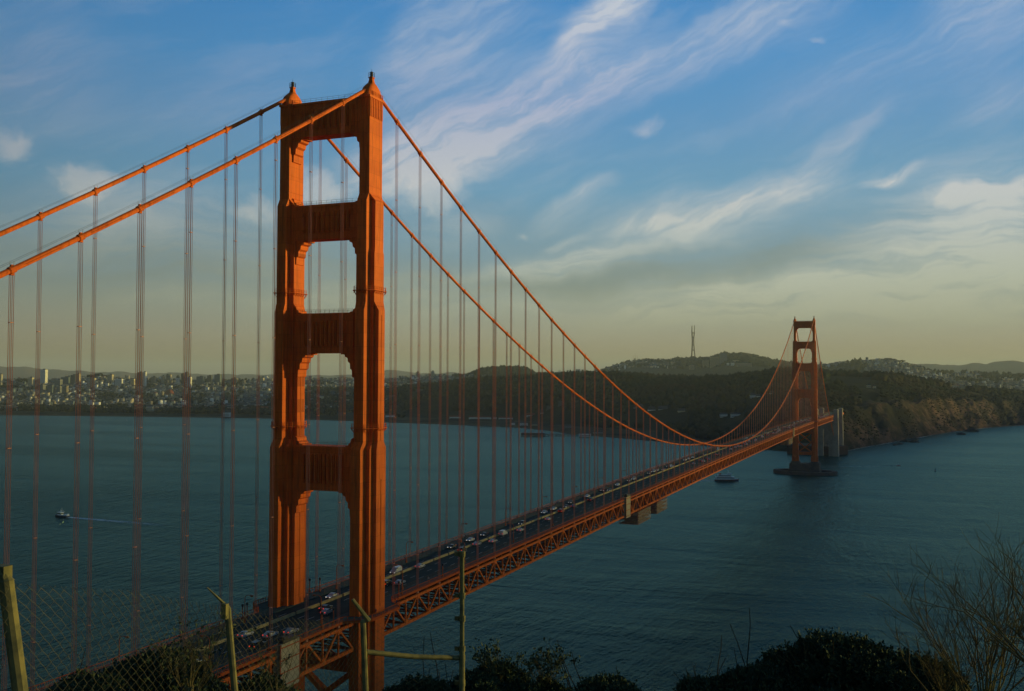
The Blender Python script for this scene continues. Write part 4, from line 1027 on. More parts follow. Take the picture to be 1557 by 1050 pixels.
# ---- fort, piers and rocks along the shore
def on_shore(px, d): X, Y = pr_to_xy(px, shore(px)+d); return float(X), float(Y)
t = thing('brick_fort', 'low old brick fort on the point under the south end of the bridge', 'fort', (-20,1690,0)); m = MB()
m.prism([(-52,-34),(30,-42),(54,-6),(34,38),(-50,34)], 'z', -3, 15); m.build('wall', 'fort_brick', t); m = MB()
m.prism([(-46,-29),(27,-36),(47,-5),(31,33),(-45,29)], 'z', 15.0, 15.8); m.build('roof', 'roof_grey', t)
for k in range(9):
    for zz in (4.5, 10.5):
        m = MB(); q = (k+.5)/9; m.box((-52+82*q, -34-8*q-.1, zz), (2.4,.8,2.6)); m.build('gun_port', 'window_band', t)
def pier_thing(name, label, p0, p1, w, zt, planted=None):
    a, b = Vector(p0), Vector(p1); d = (b-a); ln = d.length; d.normalize(); t = thing(name, label, 'pier', (a.x,a.y,0), math.atan2(d.y,d.x))
    m = MB(); m.box((ln/2,0,zt-.4),(ln,w,.8)); m.build('deck', 'walk', t); m = MB()
    n = int(ln/9)
    for k in range(n+1):
        for s in (-1,1): m.box((k*ln/n, s*w*.4, zt/2-2), (.9,.9,zt+4))
    m.build('piles', 'pier', t); m = MB()
    for s in (-1,1): m.bar((0,s*w*.48,zt+1.0),(ln,s*w*.48,zt+1.0),.25); 
    for k in range(n+1):
        for s in (-1,1): m.box((k*ln/n,s*w*.48,zt+.5),(.2,.2,1.1))
    m.build('guard_rail', 'steel', t)
    return t
g = lambda px, py: (lambda v: (v.x, v.y, 0))(on_z(px, py, 2.5))
pier_thing('pier', 'long low pier running out past the mouth of the small cove', g(893,661), g(793,661), 14, 3.6)
pier_thing('pier', 'short dark pier off the beach in front of the barracks', g(760,647.5), g(721,647.2), 12, 3.0)
m = MB(); v0 = Vector(g(828,661.5)); v1 = Vector(g(793,661)); m.box(((v0.x+v1.x)/2,(v0.y+v1.y)/2,4.6),((v1-v0).length,17,6), math.atan2((v1-v0).y,(v1-v0).x)); m.box(((v0.x+v1.x)/2,(v0.y+v1.y)/2,8.0),((v1-v0).length*.98,18,.9), math.atan2((v1-v0).y,(v1-v0).x))
for k in range(14):
    q = (k+.5)/14; p = v0+(v1-v0)*q; m.box((p.x,p.y,4.6),(2.2,17.4,3.2), math.atan2((v1-v0).y,(v1-v0).x))
tag(m.build('pier_shed', 'wall_dark'), 'dark shed on the seaward end of the long pier', 'pier shed')
MT['rock'] = mat('wet dark rock', (.03,.028,.024), .9, 0, .2, color2=(.07,.055,.04), vscale=.2, bump=.8, bscale=.3)
for px, py, s, lb in [(1389,672,9,'largest dark rock standing in the water off the cliffs'),(1376,671,7,'dark rock close inshore beside the largest one'),(1462,660.5,8,'low dark rock alone in the water off the far cliff'),(1478,656,13,'broad rock at the foot of the cliff point'),(1369,675,5,'small rock left of the rock pair off the cliffs'),(1394,668,5,'small rock tight against the cliff foot'),(1361,676.5,4,'smallest rock near the beach beyond the pylon')]:
    v = on_z(px, py, 0); m = MB(); ring = []
    for z, f in ((-3,1.3),(0,1.1),(.35,.8),(.7,.45),(.95,.12)):
        ring.append([(s*f*(1+.35*(random.random()-.5))*1.5*math.cos(2*PI*k/11), s*f*(1+.35*(random.random()-.5))*math.sin(2*PI*k/11), z*s*.75 if z > 0 else z) for k in range(11)])
    m.loft(ring); tag(m.build('rock', 'rock', loc=(v.x,v.y,0)), lb, 'rock', 'rocks off the cliffs')
# surf along the foot of the cliffs
def foam_mat():
    m = bpy.data.materials.new('sea foam'); m.use_nodes = True; t = m.node_tree; t.nodes.clear(); T = NT(t)
    g = T.n('ShaderNodeNewGeometry'); n = T.noise(g.outputs['Position'], .16, 5, .7).outputs[0]
    at = T.n('ShaderNodeAttribute'); at.attribute_name = 'foam'
    d = T.n('ShaderNodeBsdfDiffuse'); d.inputs[0].default_value = (.75,.80,.80,1); tr = T.n('ShaderNodeBsdfTransparent'); mx = T.n('ShaderNodeMixShader')
    f = T.math('MULTIPLY', T.maprange(n, .32, .56), at.outputs['Fac'], clamp=True)
    T.l(f, mx.inputs[0]); T.l(tr.outputs[0], mx.inputs[1]); T.l(d.outputs[0], mx.inputs[2]); o = T.n('ShaderNodeOutputMaterial'); T.l(mx.outputs[0], o.inputs[0])
    return m
MT['foam'] = foam_mat()
def foam_strip(name, left, right, amt, label=None):
    n = len(left); V = []; A = []
    for i in range(n):
        for k in range(5):
            q = k/4; V.append([left[i][0]+(right[i][0]-left[i][0])*q, left[i][1]+(right[i][1]-left[i][1])*q, .15]); A.append(amt[i]*(1 if 0 < k < 4 else .0))
    F = [[i*5+k, i*5+k+1, (i+1)*5+k+1, (i+1)*5+k] for i in range(n-1) for k in range(4)]
    o = np_mesh(name, V, F, ['foam']); at = o.data.attributes.new('foam', 'FLOAT', 'POINT'); at.data.foreach_set('value', np.array(A, np.float32))
    return tag(o, label, kind='stuff')
xs = np.arange(1288, 1600, 3.0); wv = fbm(xs*.05, xs*0, 3, 3)
foam_strip('surf', [pr_to_xy(p, shore(p)-6-26*w) for p, w in zip(xs, wv)], [pr_to_xy(p, shore(p)+10) for p in xs], [.15+1.1*max(0, w-.3) for w in wv], 'thin line of surf along the foot of the cliffs')
xs = np.arange(-20, 1180, 6.0); foam_strip('surf', [pr_to_xy(p, shore(p)-9) for p in xs], [pr_to_xy(p, shore(p)+6) for p in xs], [.35]*len(xs), 'faint line of surf along the far beach')

# ================================================================== boats
MT['hull_white'] = mat('white boat paint', (.80,.79,.75), .5, 0, .4)
MT['hull_dark'] = mat('dark hull paint', (.03,.035,.045), .5, 0, .4)
MT['hull_red'] = mat('red hull stripe', (.45,.10,.03), .5, 0, .4)
def hull(ln, w, h, mat_, t, name='hull', z0=-.8):
    m = MB(); rows = []
    for q, f, sh in ((0,.8,0),(.15,.95,0),(.5,1,0),(.78,.8,.12),(.92,.4,.28),(1,.04,.45)):
        y = -ln/2+ln*q; z1 = h*(1+sh); rows.append([(-w/2*f*.75,y,z0),(w/2*f*.75,y,z0),(w/2*f,y,z1),(-w/2*f,y,z1)])
    m.loft(rows); return m.build(name, mat_, t)
def ferry():
    v = on_z(1105, 731, 0); d = on_z(1125, 731.4, 0)-on_z(1085, 731, 0)
    t = thing('ferry_boat', 'white two-deck sightseeing ferry with a red stripe heading past the south tower', 'ferry', (v.x,v.y,0), math.atan2(d.y,d.x)-PI/2)
    hull(33, 9, 1.3, 'hull_dark', t); hull(32.8, 9.3, 1.9, 'hull_red', t, 'hull_stripe', z0=1.25); hull(32.6, 9.2, 2.5, 'hull_white', t, 'bulwark', z0=1.85)
    m = MB(); m.box((0,-2.5,4.2),(8.2,25,3.6)); c = m.build('cabin', 'hull_white', t)
    m = MB(); m.box((0,-2.5,4.7),(8.35,23.6,1.1)); m.build('window', 'glass', c)
    m = MB(); m.box((0,-3.5,7.3),(7,18,2.3)); c = m.build('upper_deck', 'hull_white', t)
    m = MB(); m.box((0,-3.5,7.5),(7.12,16.8,1.0)); m.build('window', 'glass', c)
    m = MB(); m.box((0,3.5,9.4),(4.5,4.6,2.0)); m.box((0,3.5,10.5),(5,5.2,.3)); m.build('wheelhouse', 'hull_white', t)
    m = MB()
    for s in (-1,1):
        for zz in (.5,1.0): m.bar((s*3.4,-12.4,8.45+zz),(s*3.4,1,8.45+zz),.08)
        for k in range(8): m.box((s*3.4,-12.4+k*1.9,8.95),(.08,.08,1.0))
    m.build('guard_rail', 'hull_white', t)
    m = MB(); m.tube([(0,2,10.6),(0,1.6,15.5)], [.16,.08], 6); m.box((0,1.8,13.4),(2.2,.15,.15)); m.build('mast', 'hull_white', t)
    m = MB(); m.box((0,-9,9.6),(1.6,2.4,2.4)); m.build('funnel', 'hull_red', t)
    f = Vector((math.cos(t.rotation_euler.z+PI/2), math.sin(t.rotation_euler.z+PI/2))); s = Vector((f.y,-f.x)); P = Vector((v.x,v.y))
    L_, R_, A_ = [], [], []
    for k in range(24):
        q = k/23; p = P+f*(17-130*q); w = 5+7*q; L_.append(p-s*w); R_.append(p+s*w); A_.append(1.15*(1-q)**.8)
    foam_strip('wake', L_, R_, A_, 'white wake trailing behind the ferry')
ferry()
def launch(px, py, px2, py2, ln, label, wake, nm, boat_mat):
    v = on_z(px, py, 0); d = on_z(px2, py2, 0)-v; d.z = 0; d.normalize()
    t = thing(nm, label, 'boat', (v.x,v.y,0), math.atan2(d.y,d.x)-PI/2); w = ln*.3
    hull(ln, w, ln*.085, boat_mat, t, z0=-.4)
    m = MB(); m.box((0,ln*.10,ln*.16),(w*.7,ln*.26,ln*.17)); m.box((0,ln*.09,ln*.255),(w*.8,ln*.32,ln*.02)); c = m.build('cabin', 'hull_white', t)
    m = MB(); m.box((0,ln*.10,ln*.19),(w*.72,ln*.27,ln*.055)); m.build('window', 'glass', c)
    m = MB(); m.tube([(0,ln*.02,ln*.2),(0,0,ln*.5)], [ln*.008,ln*.004], 5); m.tube([(w*.3,ln*.2,ln*.22),(w*.3,ln*.2,ln*.42)], ln*.004, 4); m.bar((-w*.4,0,ln*.36),(w*.4,0,ln*.36),ln*.008); m.build('mast', 'hull_white', t)
    m = MB(); m.box((0,-ln*.3,ln*.11),(w*.7,ln*.3,ln*.07)); m.box((0,-ln*.44,ln*.14),(w*.4,ln*.08,ln*.1)); m.build('aft_deck', 'hull_white', t)
    s = Vector((d.y,-d.x,0)); L_, R_, A_ = [], [], []
    for k in range(30):
        q = k/29; p = v-d*(ln*.35+wake*q); ww = w*.5+ln*.22*q**.6; L_.append((p-s*ww)[:2]); R_.append((p+s*ww)[:2]); A_.append(1.25*(1-q)**.7)
    foam_strip('wake', L_, R_, A_, 'white wake trailing behind the '+('fishing boat' if 'fishing' in label else 'speedboat'))
launch(94, 785.5, 82, 784.5, 18, 'small fishing boat with a wheelhouse and long wake on the left side of the bay', 130, 'fishing_boat', 'hull_dark')
launch(1366, 708, 1380, 707.8, 7.5, 'tiny speedboat drawing a straight wake away from the south tower', 118, 'speedboat', 'hull_red')
def sailboat(px, py, h, label):
    v = on_z(px, py, 0); t = thing('sailboat', label, 'sailboat', (v.x,v.y,0), .6); hull(h*.8, h*.22, h*.07, 'hull_dark', t, z0=-.3)
    m = MB(); m.tube([(0,0,0),(0,0,h)], .12, 5); m.build('mast', 'hull_dark', t)
    m = MB(); m.prism([(-h*.02,h*.14),(-h*.34,h*.14),(-h*.02,h*.95)], 'x', -.05, .05); m.build('sail', 'wall_dark', t)
sailboat(193, 640, 11, 'tiny dark sailboat far out off the city waterfront')
v = on_z(1422, 716, 0); m = MB(); m.loft([[(r*math.cos(2*PI*k/10), r*math.sin(2*PI*k/10), z) for k in range(10)] for z, r in ((-.5,1.2),(.9,1.3),(1.1,.7),(1.2,.5),(4.2,.25))]); m.box((0,0,4.6),(.6,.6,.9)); tag(m.build('buoy', 'hull_dark', loc=(v.x,v.y,0)), 'lone dark buoy in the open water right of the south tower', 'buoy')

# ================================================================== things on the bridge: lamp posts, cars, people, screens
MT['lamp_post'] = mat('lamp post paint', (.44,.085,.022), .6, 0, .3, color2=(.34,.07,.02), vscale=.5)
def make_lamp():
    t = thing('street_lamp', 'x', 'street lamp'); m = MB()
    m.loft([[(r*math.cos(PI/4+k*PI/2), r*math.sin(PI/4+k*PI/2), z) for k in range(4)] for z, r in ((0,.34),(.9,.32),(1.0,.2))])
    pts = [(0,0,.9),(0,0,6.6)]+[(1.05-1.05*math.cos(q), 0, 6.6+1.0*math.sin(q)) for q in np.linspace(.25,PI/2,6)]+[(2.0,0,7.62)]
    m.tube(pts, [.13,.10]+[.085]*7, 6); m.build('post', 'lamp_post', t); m = MB()
    m.loft([[(2.25+rx*math.cos(2*PI*k/10), ry*math.sin(2*PI*k/10), z) for k in range(10)] for z, rx, ry in ((7.72,.25,.14),(7.6,.52,.26),(7.42,.55,.28))]); m.build('lantern', 'lamp_post', t); m = MB()
    m.loft([[(2.25+rx*math.cos(2*PI*k/10), ry*math.sin(2*PI*k/10), z) for k in range(10)] for z, rx, ry in ((7.41,.50,.24),(7.28,.42,.2),(7.2,.15,.1))]); m.build('lens', 'lamp_glass', t)
    return t
lamp0 = make_lamp(); first = True
for side, y00 in (('west', 28.0), ('east', 20.5)):
    s = 1 if side == 'west' else -1; past = 0; back = 0
    ks = [k for k in range(-3, 29)]
    for k in sorted(ks, key=lambda k: (k < 0, abs(k+.5))):
        y = y00 + 45.72*k
        if abs(y) < 12 or abs(y-L) < 12: continue
        o = lamp0 if first else copy_tree(lamp0); first = False
        o.location = (s*9.75, y, zr(y)+.25); o.rotation_euler = (0,0,PI if s > 0 else 0)
        if y > 0: lb = f'orange street lamp on the {side} side of the deck, {ORD[past]} one beyond the near tower'; past += 1
        else: lb = f'orange street lamp on the {side} side of the deck, {ORD[back]} one before the near tower'; back += 1
        tag(o, lb, 'street lamp', 'street lamps along the bridge deck')
# short posts on the sidewalks by the towers
first = None; n = 0
for s, y, lb in ((-1,-20.5,'short orange post on the far sidewalk just before the near tower'),(-1,-22.5,'short orange post next to the street lamp before the near tower, far sidewalk'),(-1,15.5,'short orange post on the far sidewalk just behind the near tower, right of a pair'),(-1,13.5,'short orange post on the far sidewalk just behind the near tower, left of a pair'),
                 (1,-16.0,'short orange post on the near sidewalk before the near tower, right of a pair'),(1,-21.5,'short orange post on the near sidewalk before the near tower, left of a pair'),(1,-45.0,'short orange post on the near sidewalk over the screened truss panel'),(1,20.5,'short orange post on the near sidewalk just beyond the tower balcony'),(1,22.5,'short orange post on the near sidewalk, second just beyond the tower balcony'),(1,50.5,'short orange post alone on the near sidewalk between two street lamps')):
    if first is None:
        first = thing('signal_post', 'x', 'post'); m = MB(); m.tube([(0,0,0),(0,0,3.6)], .14, 6); m.box((0,0,.3),(.5,.5,.6)); m.build('post', 'lamp_post', first); m = MB()
        m.loft([[(r*math.cos(2*PI*k/8), r*math.sin(2*PI*k/8), z) for k in range(8)] for z, r in ((3.55,.2),(3.7,.34),(4.15,.34),(4.3,.16))]); m.build('cap', 'steel', first); o = first
    else: o = copy_tree(first)
    o.location = (s*(12.6 if abs(y) > 14 else 15), y, zr(y)+.25); tag(o, lb, 'post', 'short posts on the bridge sidewalks')

# ---- cars
CARCOL = {'white':(.44,.44,.42),'silver':(.33,.34,.35),'dark grey':(.035,.04,.045),'black':(.012,.013,.015),'red':(.26,.03,.02),'blue':(.03,.06,.13)}
for k, c in CARCOL.items(): MT['car_'+k] = mat(k+' car paint', c, .3, 0, .5)
def car_mesh(kind, colname):
    van = kind == 'van'; suv = kind == 'suv'
    ln, w, hb, ht = {'sedan':(4.6,1.82,.92,1.45),'suv':(4.7,1.9,1.08,1.74),'van':(5.3,2.0,1.15,2.15)}[kind]
    t = thing(f'parked_car' if False else ('van' if van else 'car'), 'x', 'van' if van else 'car')
    m = MB(); h = ln/2
    if van: side = [(-h,.35),(h-.15,.35),(h,.7),(h-.05,1.05),(h-.9,1.25),(h-1.6,2.05),(h-1.9,2.15),(-h+.1,2.15),(-h,1.2)]
    elif suv: side = [(-h,.4),(h-.15,.4),(h,.65),(h-.08,.98),(h-1.2,1.08),(h-1.9,1.7),(h-2.3,1.76),(-h+.45,1.72),(-h+.05,1.1)]
    else: side = [(-h,.35),(h-.2,.33),(h,.55),(h-.1,.78),(h-1.25,.95),(h-1.95,1.4),(h-2.5,1.47),(h-3.3,1.42),(-h+.55,1.0),(-h+.05,.92)]
    # loft across the width so that the cabin tapers in towards the roof
    rings = []
    for q, ins in ((-1,.10),(-.93,0),(.93,0),(1,.10)):
        rings.append([(q*w/2*(1-(.16 if z > hb+.15 else 0)), y*(1-ins*.2), z if not (ins and z > 1) else z-.03) for y, z in side])
    m.loft(rings); m.build('body', 'car_'+colname, t)
    m = MB()
    if van: gl = [(h-1.02,1.3),(h-1.6,1.98),(h-2.5,1.98),(h-2.5,1.3)]; rear = None
    elif suv: gl = [(h-1.35,1.12),(h-1.95,1.64),(-h+.7,1.64),(-h+.35,1.14)]
    else: gl = [(h-1.45,.98),(h-2.05,1.37),(h-3.3,1.36),(-h+.85,1.0)]
    m.prism(gl, 'x', -w/2*.905, w/2*.905); m.prism([(y+.04 if i < 2 else y-.04, z-.02) for i, (y, z) in enumerate(gl)], 'x', -w/2*.72, w/2*.72); m.build('window', 'glass', t)
    for sx in (-1,1):
        for y in (h*.62,-h*.6):
            m = MB(); m.tube([(sx*(w/2-.2),y,.33),(sx*(w/2+.02),y,.33)], .34, 12); wh = m.build('wheel', 'tyre', t)
            m = MB(); m.tube([(sx*(w/2),y,.33),(sx*(w/2+.04),y,.33)], .18, 8); m.build('hubcap', 'car_silver', wh)
        m = MB(); m.box((sx*w*.36,h-.06,.68),(.36,.14,.16)); m.build('headlight', 'headlight', t)
        m = MB(); m.box((sx*w*.38,-h+.01,.85 if not van else 1.0),(.26,.1,.2)); m.build('tail_light', 'taillight', t)
    return t
cars0 = {}
def far_car(kind, col):                                     # cars of a few pixels: body, windows and lamps only
    return None
LANES = [(-7.85,-1,'outer east lane'),(-4.75,-1,'inner east lane'),(-1.45,1,'first west lane'),(1.6,1,'second west lane'),(4.7,1,'third west lane'),(7.85,1,'west kerb lane')]
near = [(598,869,'van','white'),(506,907,'sedan','white'),(489,924,'sedan','dark grey'),(637,861,'sedan','silver'),(607,886,'sedan','silver'),(594,888,'suv','black'),(680,831,'sedan','dark grey'),(699,836,'suv','black'),(715,821,'sedan','white'),(408,965,'sedan','white'),
 (371,965,'sedan','silver'),(392,982,'suv','black'),(455,962,'sedan','silver'),(500,931,'sedan','silver'),(305,1012,'suv','white'),(721,827,'sedan','silver'),(725,812,'sedan','dark grey'),(753,823,'sedan','white'),(767,812,'van','white'),(792,806,'sedan','silver'),(795,796,'suv','dark grey'),
 (811,778,'sedan','white'),(832,773,'sedan','white'),(830,789,'sedan','silver'),(849,777,'suv','red'),(856,763,'sedan','black'),(858,770,'sedan','dark grey'),(882,754,'sedan','white'),(899,760,'suv','dark grey'),(877,770,'sedan','blue'),(910,745,'suv','red'),(917,736,'sedan','white'),(926,745,'sedan','black'),(943,730,'sedan','dark grey'),
 (955,731,'suv','white'),(973,716,'suv','white'),(982,719,'sedan','black'),(994,716,'sedan','silver'),(993,708,'sedan','dark grey'),(1013,709,'sedan','white'),(1020,709,'sedan','silver'),(1009,714,'sedan','red'),(1032,699,'suv','white'),(1036,697,'sedan','white'),(1044,695,'sedan','silver')]
placed = {i: [] for i in range(6)}; todo = []
for px, py, kd, cl in near:
    v = on_z(px, py, zr(0)+.4); v = on_z(px, py, zr(v.y)+.4); li = min(range(6), key=lambda i: abs(LANES[i][0]-v.x)); y = v.y
    while any(abs(y-q) < 8 for q in placed[li]): y += 3
    placed[li].append(y); todo.append((y, li, kd, cl))
cr = random.Random(5)
for _ in range(900):
    if len(todo) >= 168: break
    y = 470+cr.random()**.8*1130; li = cr.choice([0,1,2,3,3,4,4,5,5])
    if any(abs(y-q) < 8.5 for q in placed[li]): continue
    placed[li].append(y); todo.append((y, li, cr.choices(['sedan','suv','van'],[6,4,1])[0], cr.choices(list(CARCOL),[5,4,3,3,1,1])[0]))
todo.sort(); cnt = {}
for y, li, kd, cl in todo:
    key = (kd, cl)
    if key not in cars0: o = cars0[key] = car_mesh(kd, cl)
    else: o = copy_tree(cars0[key])
    o.location = (LANES[li][0]+cr.uniform(-.2,.2), y, zr(y)+.012); o.rotation_euler = (0,0,0 if LANES[li][1] > 0 else PI)
    zone = 'beyond' if y > 0 else 'before'; nm = 'van' if kd == 'van' else ('tall car' if kd == 'suv' else 'low car')
    k = cnt.setdefault((zone, cl, nm, li), 0)
    cnt[(zone, cl, nm, li)] += 1
    lane = LANES[li][2]
    lb = f'{cl} {nm} in the {lane}, {ORD[k]} such {zone} the near tower'
    tag(o, lb, 'van' if kd == 'van' else 'car', 'traffic on the bridge deck')

# ---- people on the sidewalks: one skinned body, copied
MT['skin'] = mat('skin', (.35,.2,.14), .7)
CLOTH = {'dark':(.02,.022,.03),'red':(.30,.03,.02),'blue':(.03,.06,.16),'pale':(.4,.38,.34)}
for k, c in CLOTH.items(): MT['cloth_'+k] = mat(k+' clothes', c, .9)
def person_mesh(cloth):
    V = [(0,0,.93),(0,0,1.12),(0,0,1.38),(0,.01,1.50),(0,.03,1.62),(0,.03,1.74),(-.10,0,.88),(-.11,.10,.48),(-.11,.02,.09),(-.11,.14,.03),(.10,0,.88),(.11,-.10,.5),(.11,-.24,.12),(.11,-.12,.05),
         (-.20,0,1.41),(-.25,-.06,1.14),(-.24,.06,.90),(.20,0,1.41),(.25,.06,1.14),(.24,.18,.93)]
    E = [(0,1),(1,2),(2,3),(3,4),(4,5),(0,6),(6,7),(7,8),(8,9),(0,10),(10,11),(11,12),(12,13),(2,14),(14,15),(15,16),(2,17),(17,18),(18,19)]
    R = [.15,.145,.17,.065,.095,.075,.10,.07,.045,.04,.10,.07,.045,.04,.07,.05,.035,.07,.05,.035]
    me = bpy.data.meshes.new('person'); me.from_pydata(V, E, []); o = bpy.data.objects.new('person', me); COL.objects.link(o)
    md = o.modifiers.new('skin', 'SKIN'); 
    for i, sv in enumerate(me.skin_vertices[0].data): sv.radius = (R[i], R[i]*.8); sv.use_root = (i == 0)
    o.modifiers.new('sub', 'SUBSURF').levels = 1
    dg = bpy.context.evaluated_depsgraph_get(); me2 = bpy.data.meshes.new_from_object(o.evaluated_get(dg)); o.modifiers.clear(); o.data = me2
    me2.materials.clear()
    for mm in (MT['cloth_'+cloth], MT['skin'], MT['cloth_dark']): me2.materials.append(mm)
    for p in me2.polygons: p.material_index = 1 if p.center.z > 1.47 or (abs(p.center.x) > .2 and p.center.z < .97) else (2 if p.center.z < .9 else 0)
    me2.polygons.foreach_set('use_smooth', [True]*len(me2.polygons))
    return o
pz = {}
pr_ = random.Random(3); pc = {}
spots = sorted([(-12.6+pr_.uniform(-.9,.9), y) for y in (34,62,71,84,97,99,124,127,150,171,176,205,232,236,270,296,330,338,372,420,455,470)]) + [(12.4,-3),(14.8,16),(18.6,9),(12.2,41),(12.3,258),(12.5,263),(12.0,266)]
spots.sort(key=lambda q: (q[0] > 0, q[1]))
for x, y in spots:
    cl = pr_.choice(list(CLOTH)); side = 'east' if x < 0 else 'west'
    if cl not in pz: o = pz[cl] = person_mesh(cl)
    else: o = pz[cl].copy(); COL.objects.link(o)
    sx = x if not (abs(y) < 13 and x > 0) else 18.2
    o.location = (sx, y, zr(y)+.255); o.rotation_euler = (0,0,pr_.choice([0,PI])+pr_.uniform(-.3,.3))
    k = pc.get((cl, side), 0); pc[(cl, side)] = k+1
    tag(o, f'person in {cl} clothes on the {side} sidewalk, {ORD[k]} so dressed from the near end', 'person', 'people on the bridge sidewalks')

# ---- maintenance screens and hanging scaffolds on the west truss
def screen(y0, y1, label):
    t = thing('maintenance_screen', label, 'screen', (CX, (y0+y1)/2, zr(y0))); w = y1-y0; m = MB()
    m.box((1.0,0,-4.2),(.5,w,11.2)); m.box((.2,-w/2+.2,-4.2),(1.8,.4,11.0)); m.box((.2,w/2-.2,-4.2),(1.8,.4,11.0)); m.build('panel', 'screen', t); m = MB()
    for k in range(4): m.box((1.28,0,-8.8+k*3.1),(.1,w,.25))
    for k in (-1,1): m.box((1.28,k*(w/2-.15),-4.2),(.12,.3,11.2))
    m.build('frame', 'rail', t); m = MB(); m.box((.6,0,1.9),(1.6,w*.7,.9)); m.box((.6,-w*.2,2.6),(1.0,w*.2,.7)); m.build('winch_house', 'steel', t)
screen(-43.5, -35.0, 'pale canvas screen covering a truss panel between the viewer and the near tower')
screen(264.5, 273.5, 'pale canvas screen on the west truss before the middle of the span')
screen(1011, 1019, 'pale canvas screen on the west truss just before the far tower')
def net_mat():
    m = bpy.data.materials.new('scaffold netting'); m.use_nodes = True; t = m.node_tree; T = NT(t); b = t.nodes['Principled BSDF']; b.inputs['Base Color'].default_value = (.50,.36,.22,1); b.inputs['Roughness'].default_value = .9
    g = T.n('ShaderNodeNewGeometry'); n1 = T.noise(T.mapping(g.outputs['Position'], sc=(.2,.5,1.6)), 1.0, 4, .7).outputs[0]
    T.l(T.maprange(n1, .36, .60, .04, .40), b.inputs['Alpha']); return m
MT['net'] = net_mat()
def scaffold(y0, y1, z0, z1, x0, x1, label):
    t = thing('hanging_scaffold', label, 'scaffold', ((x0+x1)/2,(y0+y1)/2,zr(y0))); w, d = x1-x0, y1-y0; m = MB(); nx, ny, nz = 4, max(3,int(d/3)), 4
    X = np.linspace(-w/2,w/2,nx); Y = np.linspace(-d/2,d/2,ny); Z = np.linspace(z0,z1,nz)
    for a in X:
        for b_ in Y: m.bar((a,b_,z0),(a,b_,z1+ (1.5 if abs(a) > w*.4 else 0)),.14)
        for c in Z: m.bar((a,Y[0],c),(a,Y[-1],c),.14)
    for b_ in Y:
        for c in Z: m.bar((X[0],b_,c),(X[-1],b_,c),.14)
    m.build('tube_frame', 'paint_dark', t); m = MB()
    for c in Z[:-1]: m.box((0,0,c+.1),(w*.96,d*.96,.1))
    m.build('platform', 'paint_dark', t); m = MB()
    m.box((w/2+.12,0,(z0+z1)/2),(.04,d,z1-z0)); m.box((0,-d/2-.1,(z0+z1)/2),(w,.04,z1-z0)); m.build('netting', 'net', t)
scaffold(288, 316, -16.5, -9.4, 4, 15, 'netted scaffold hanging under the deck, the nearer of two beyond the mid-span screen')
scaffold(330, 356, -16.0, -9.4, 4, 15, 'netted scaffold hanging under the deck, the farther of two beyond the mid-span screen')
scaffold(962, 1000, -16, -9.4, 4, 15, 'netted scaffold hanging under the deck just before the far tower')

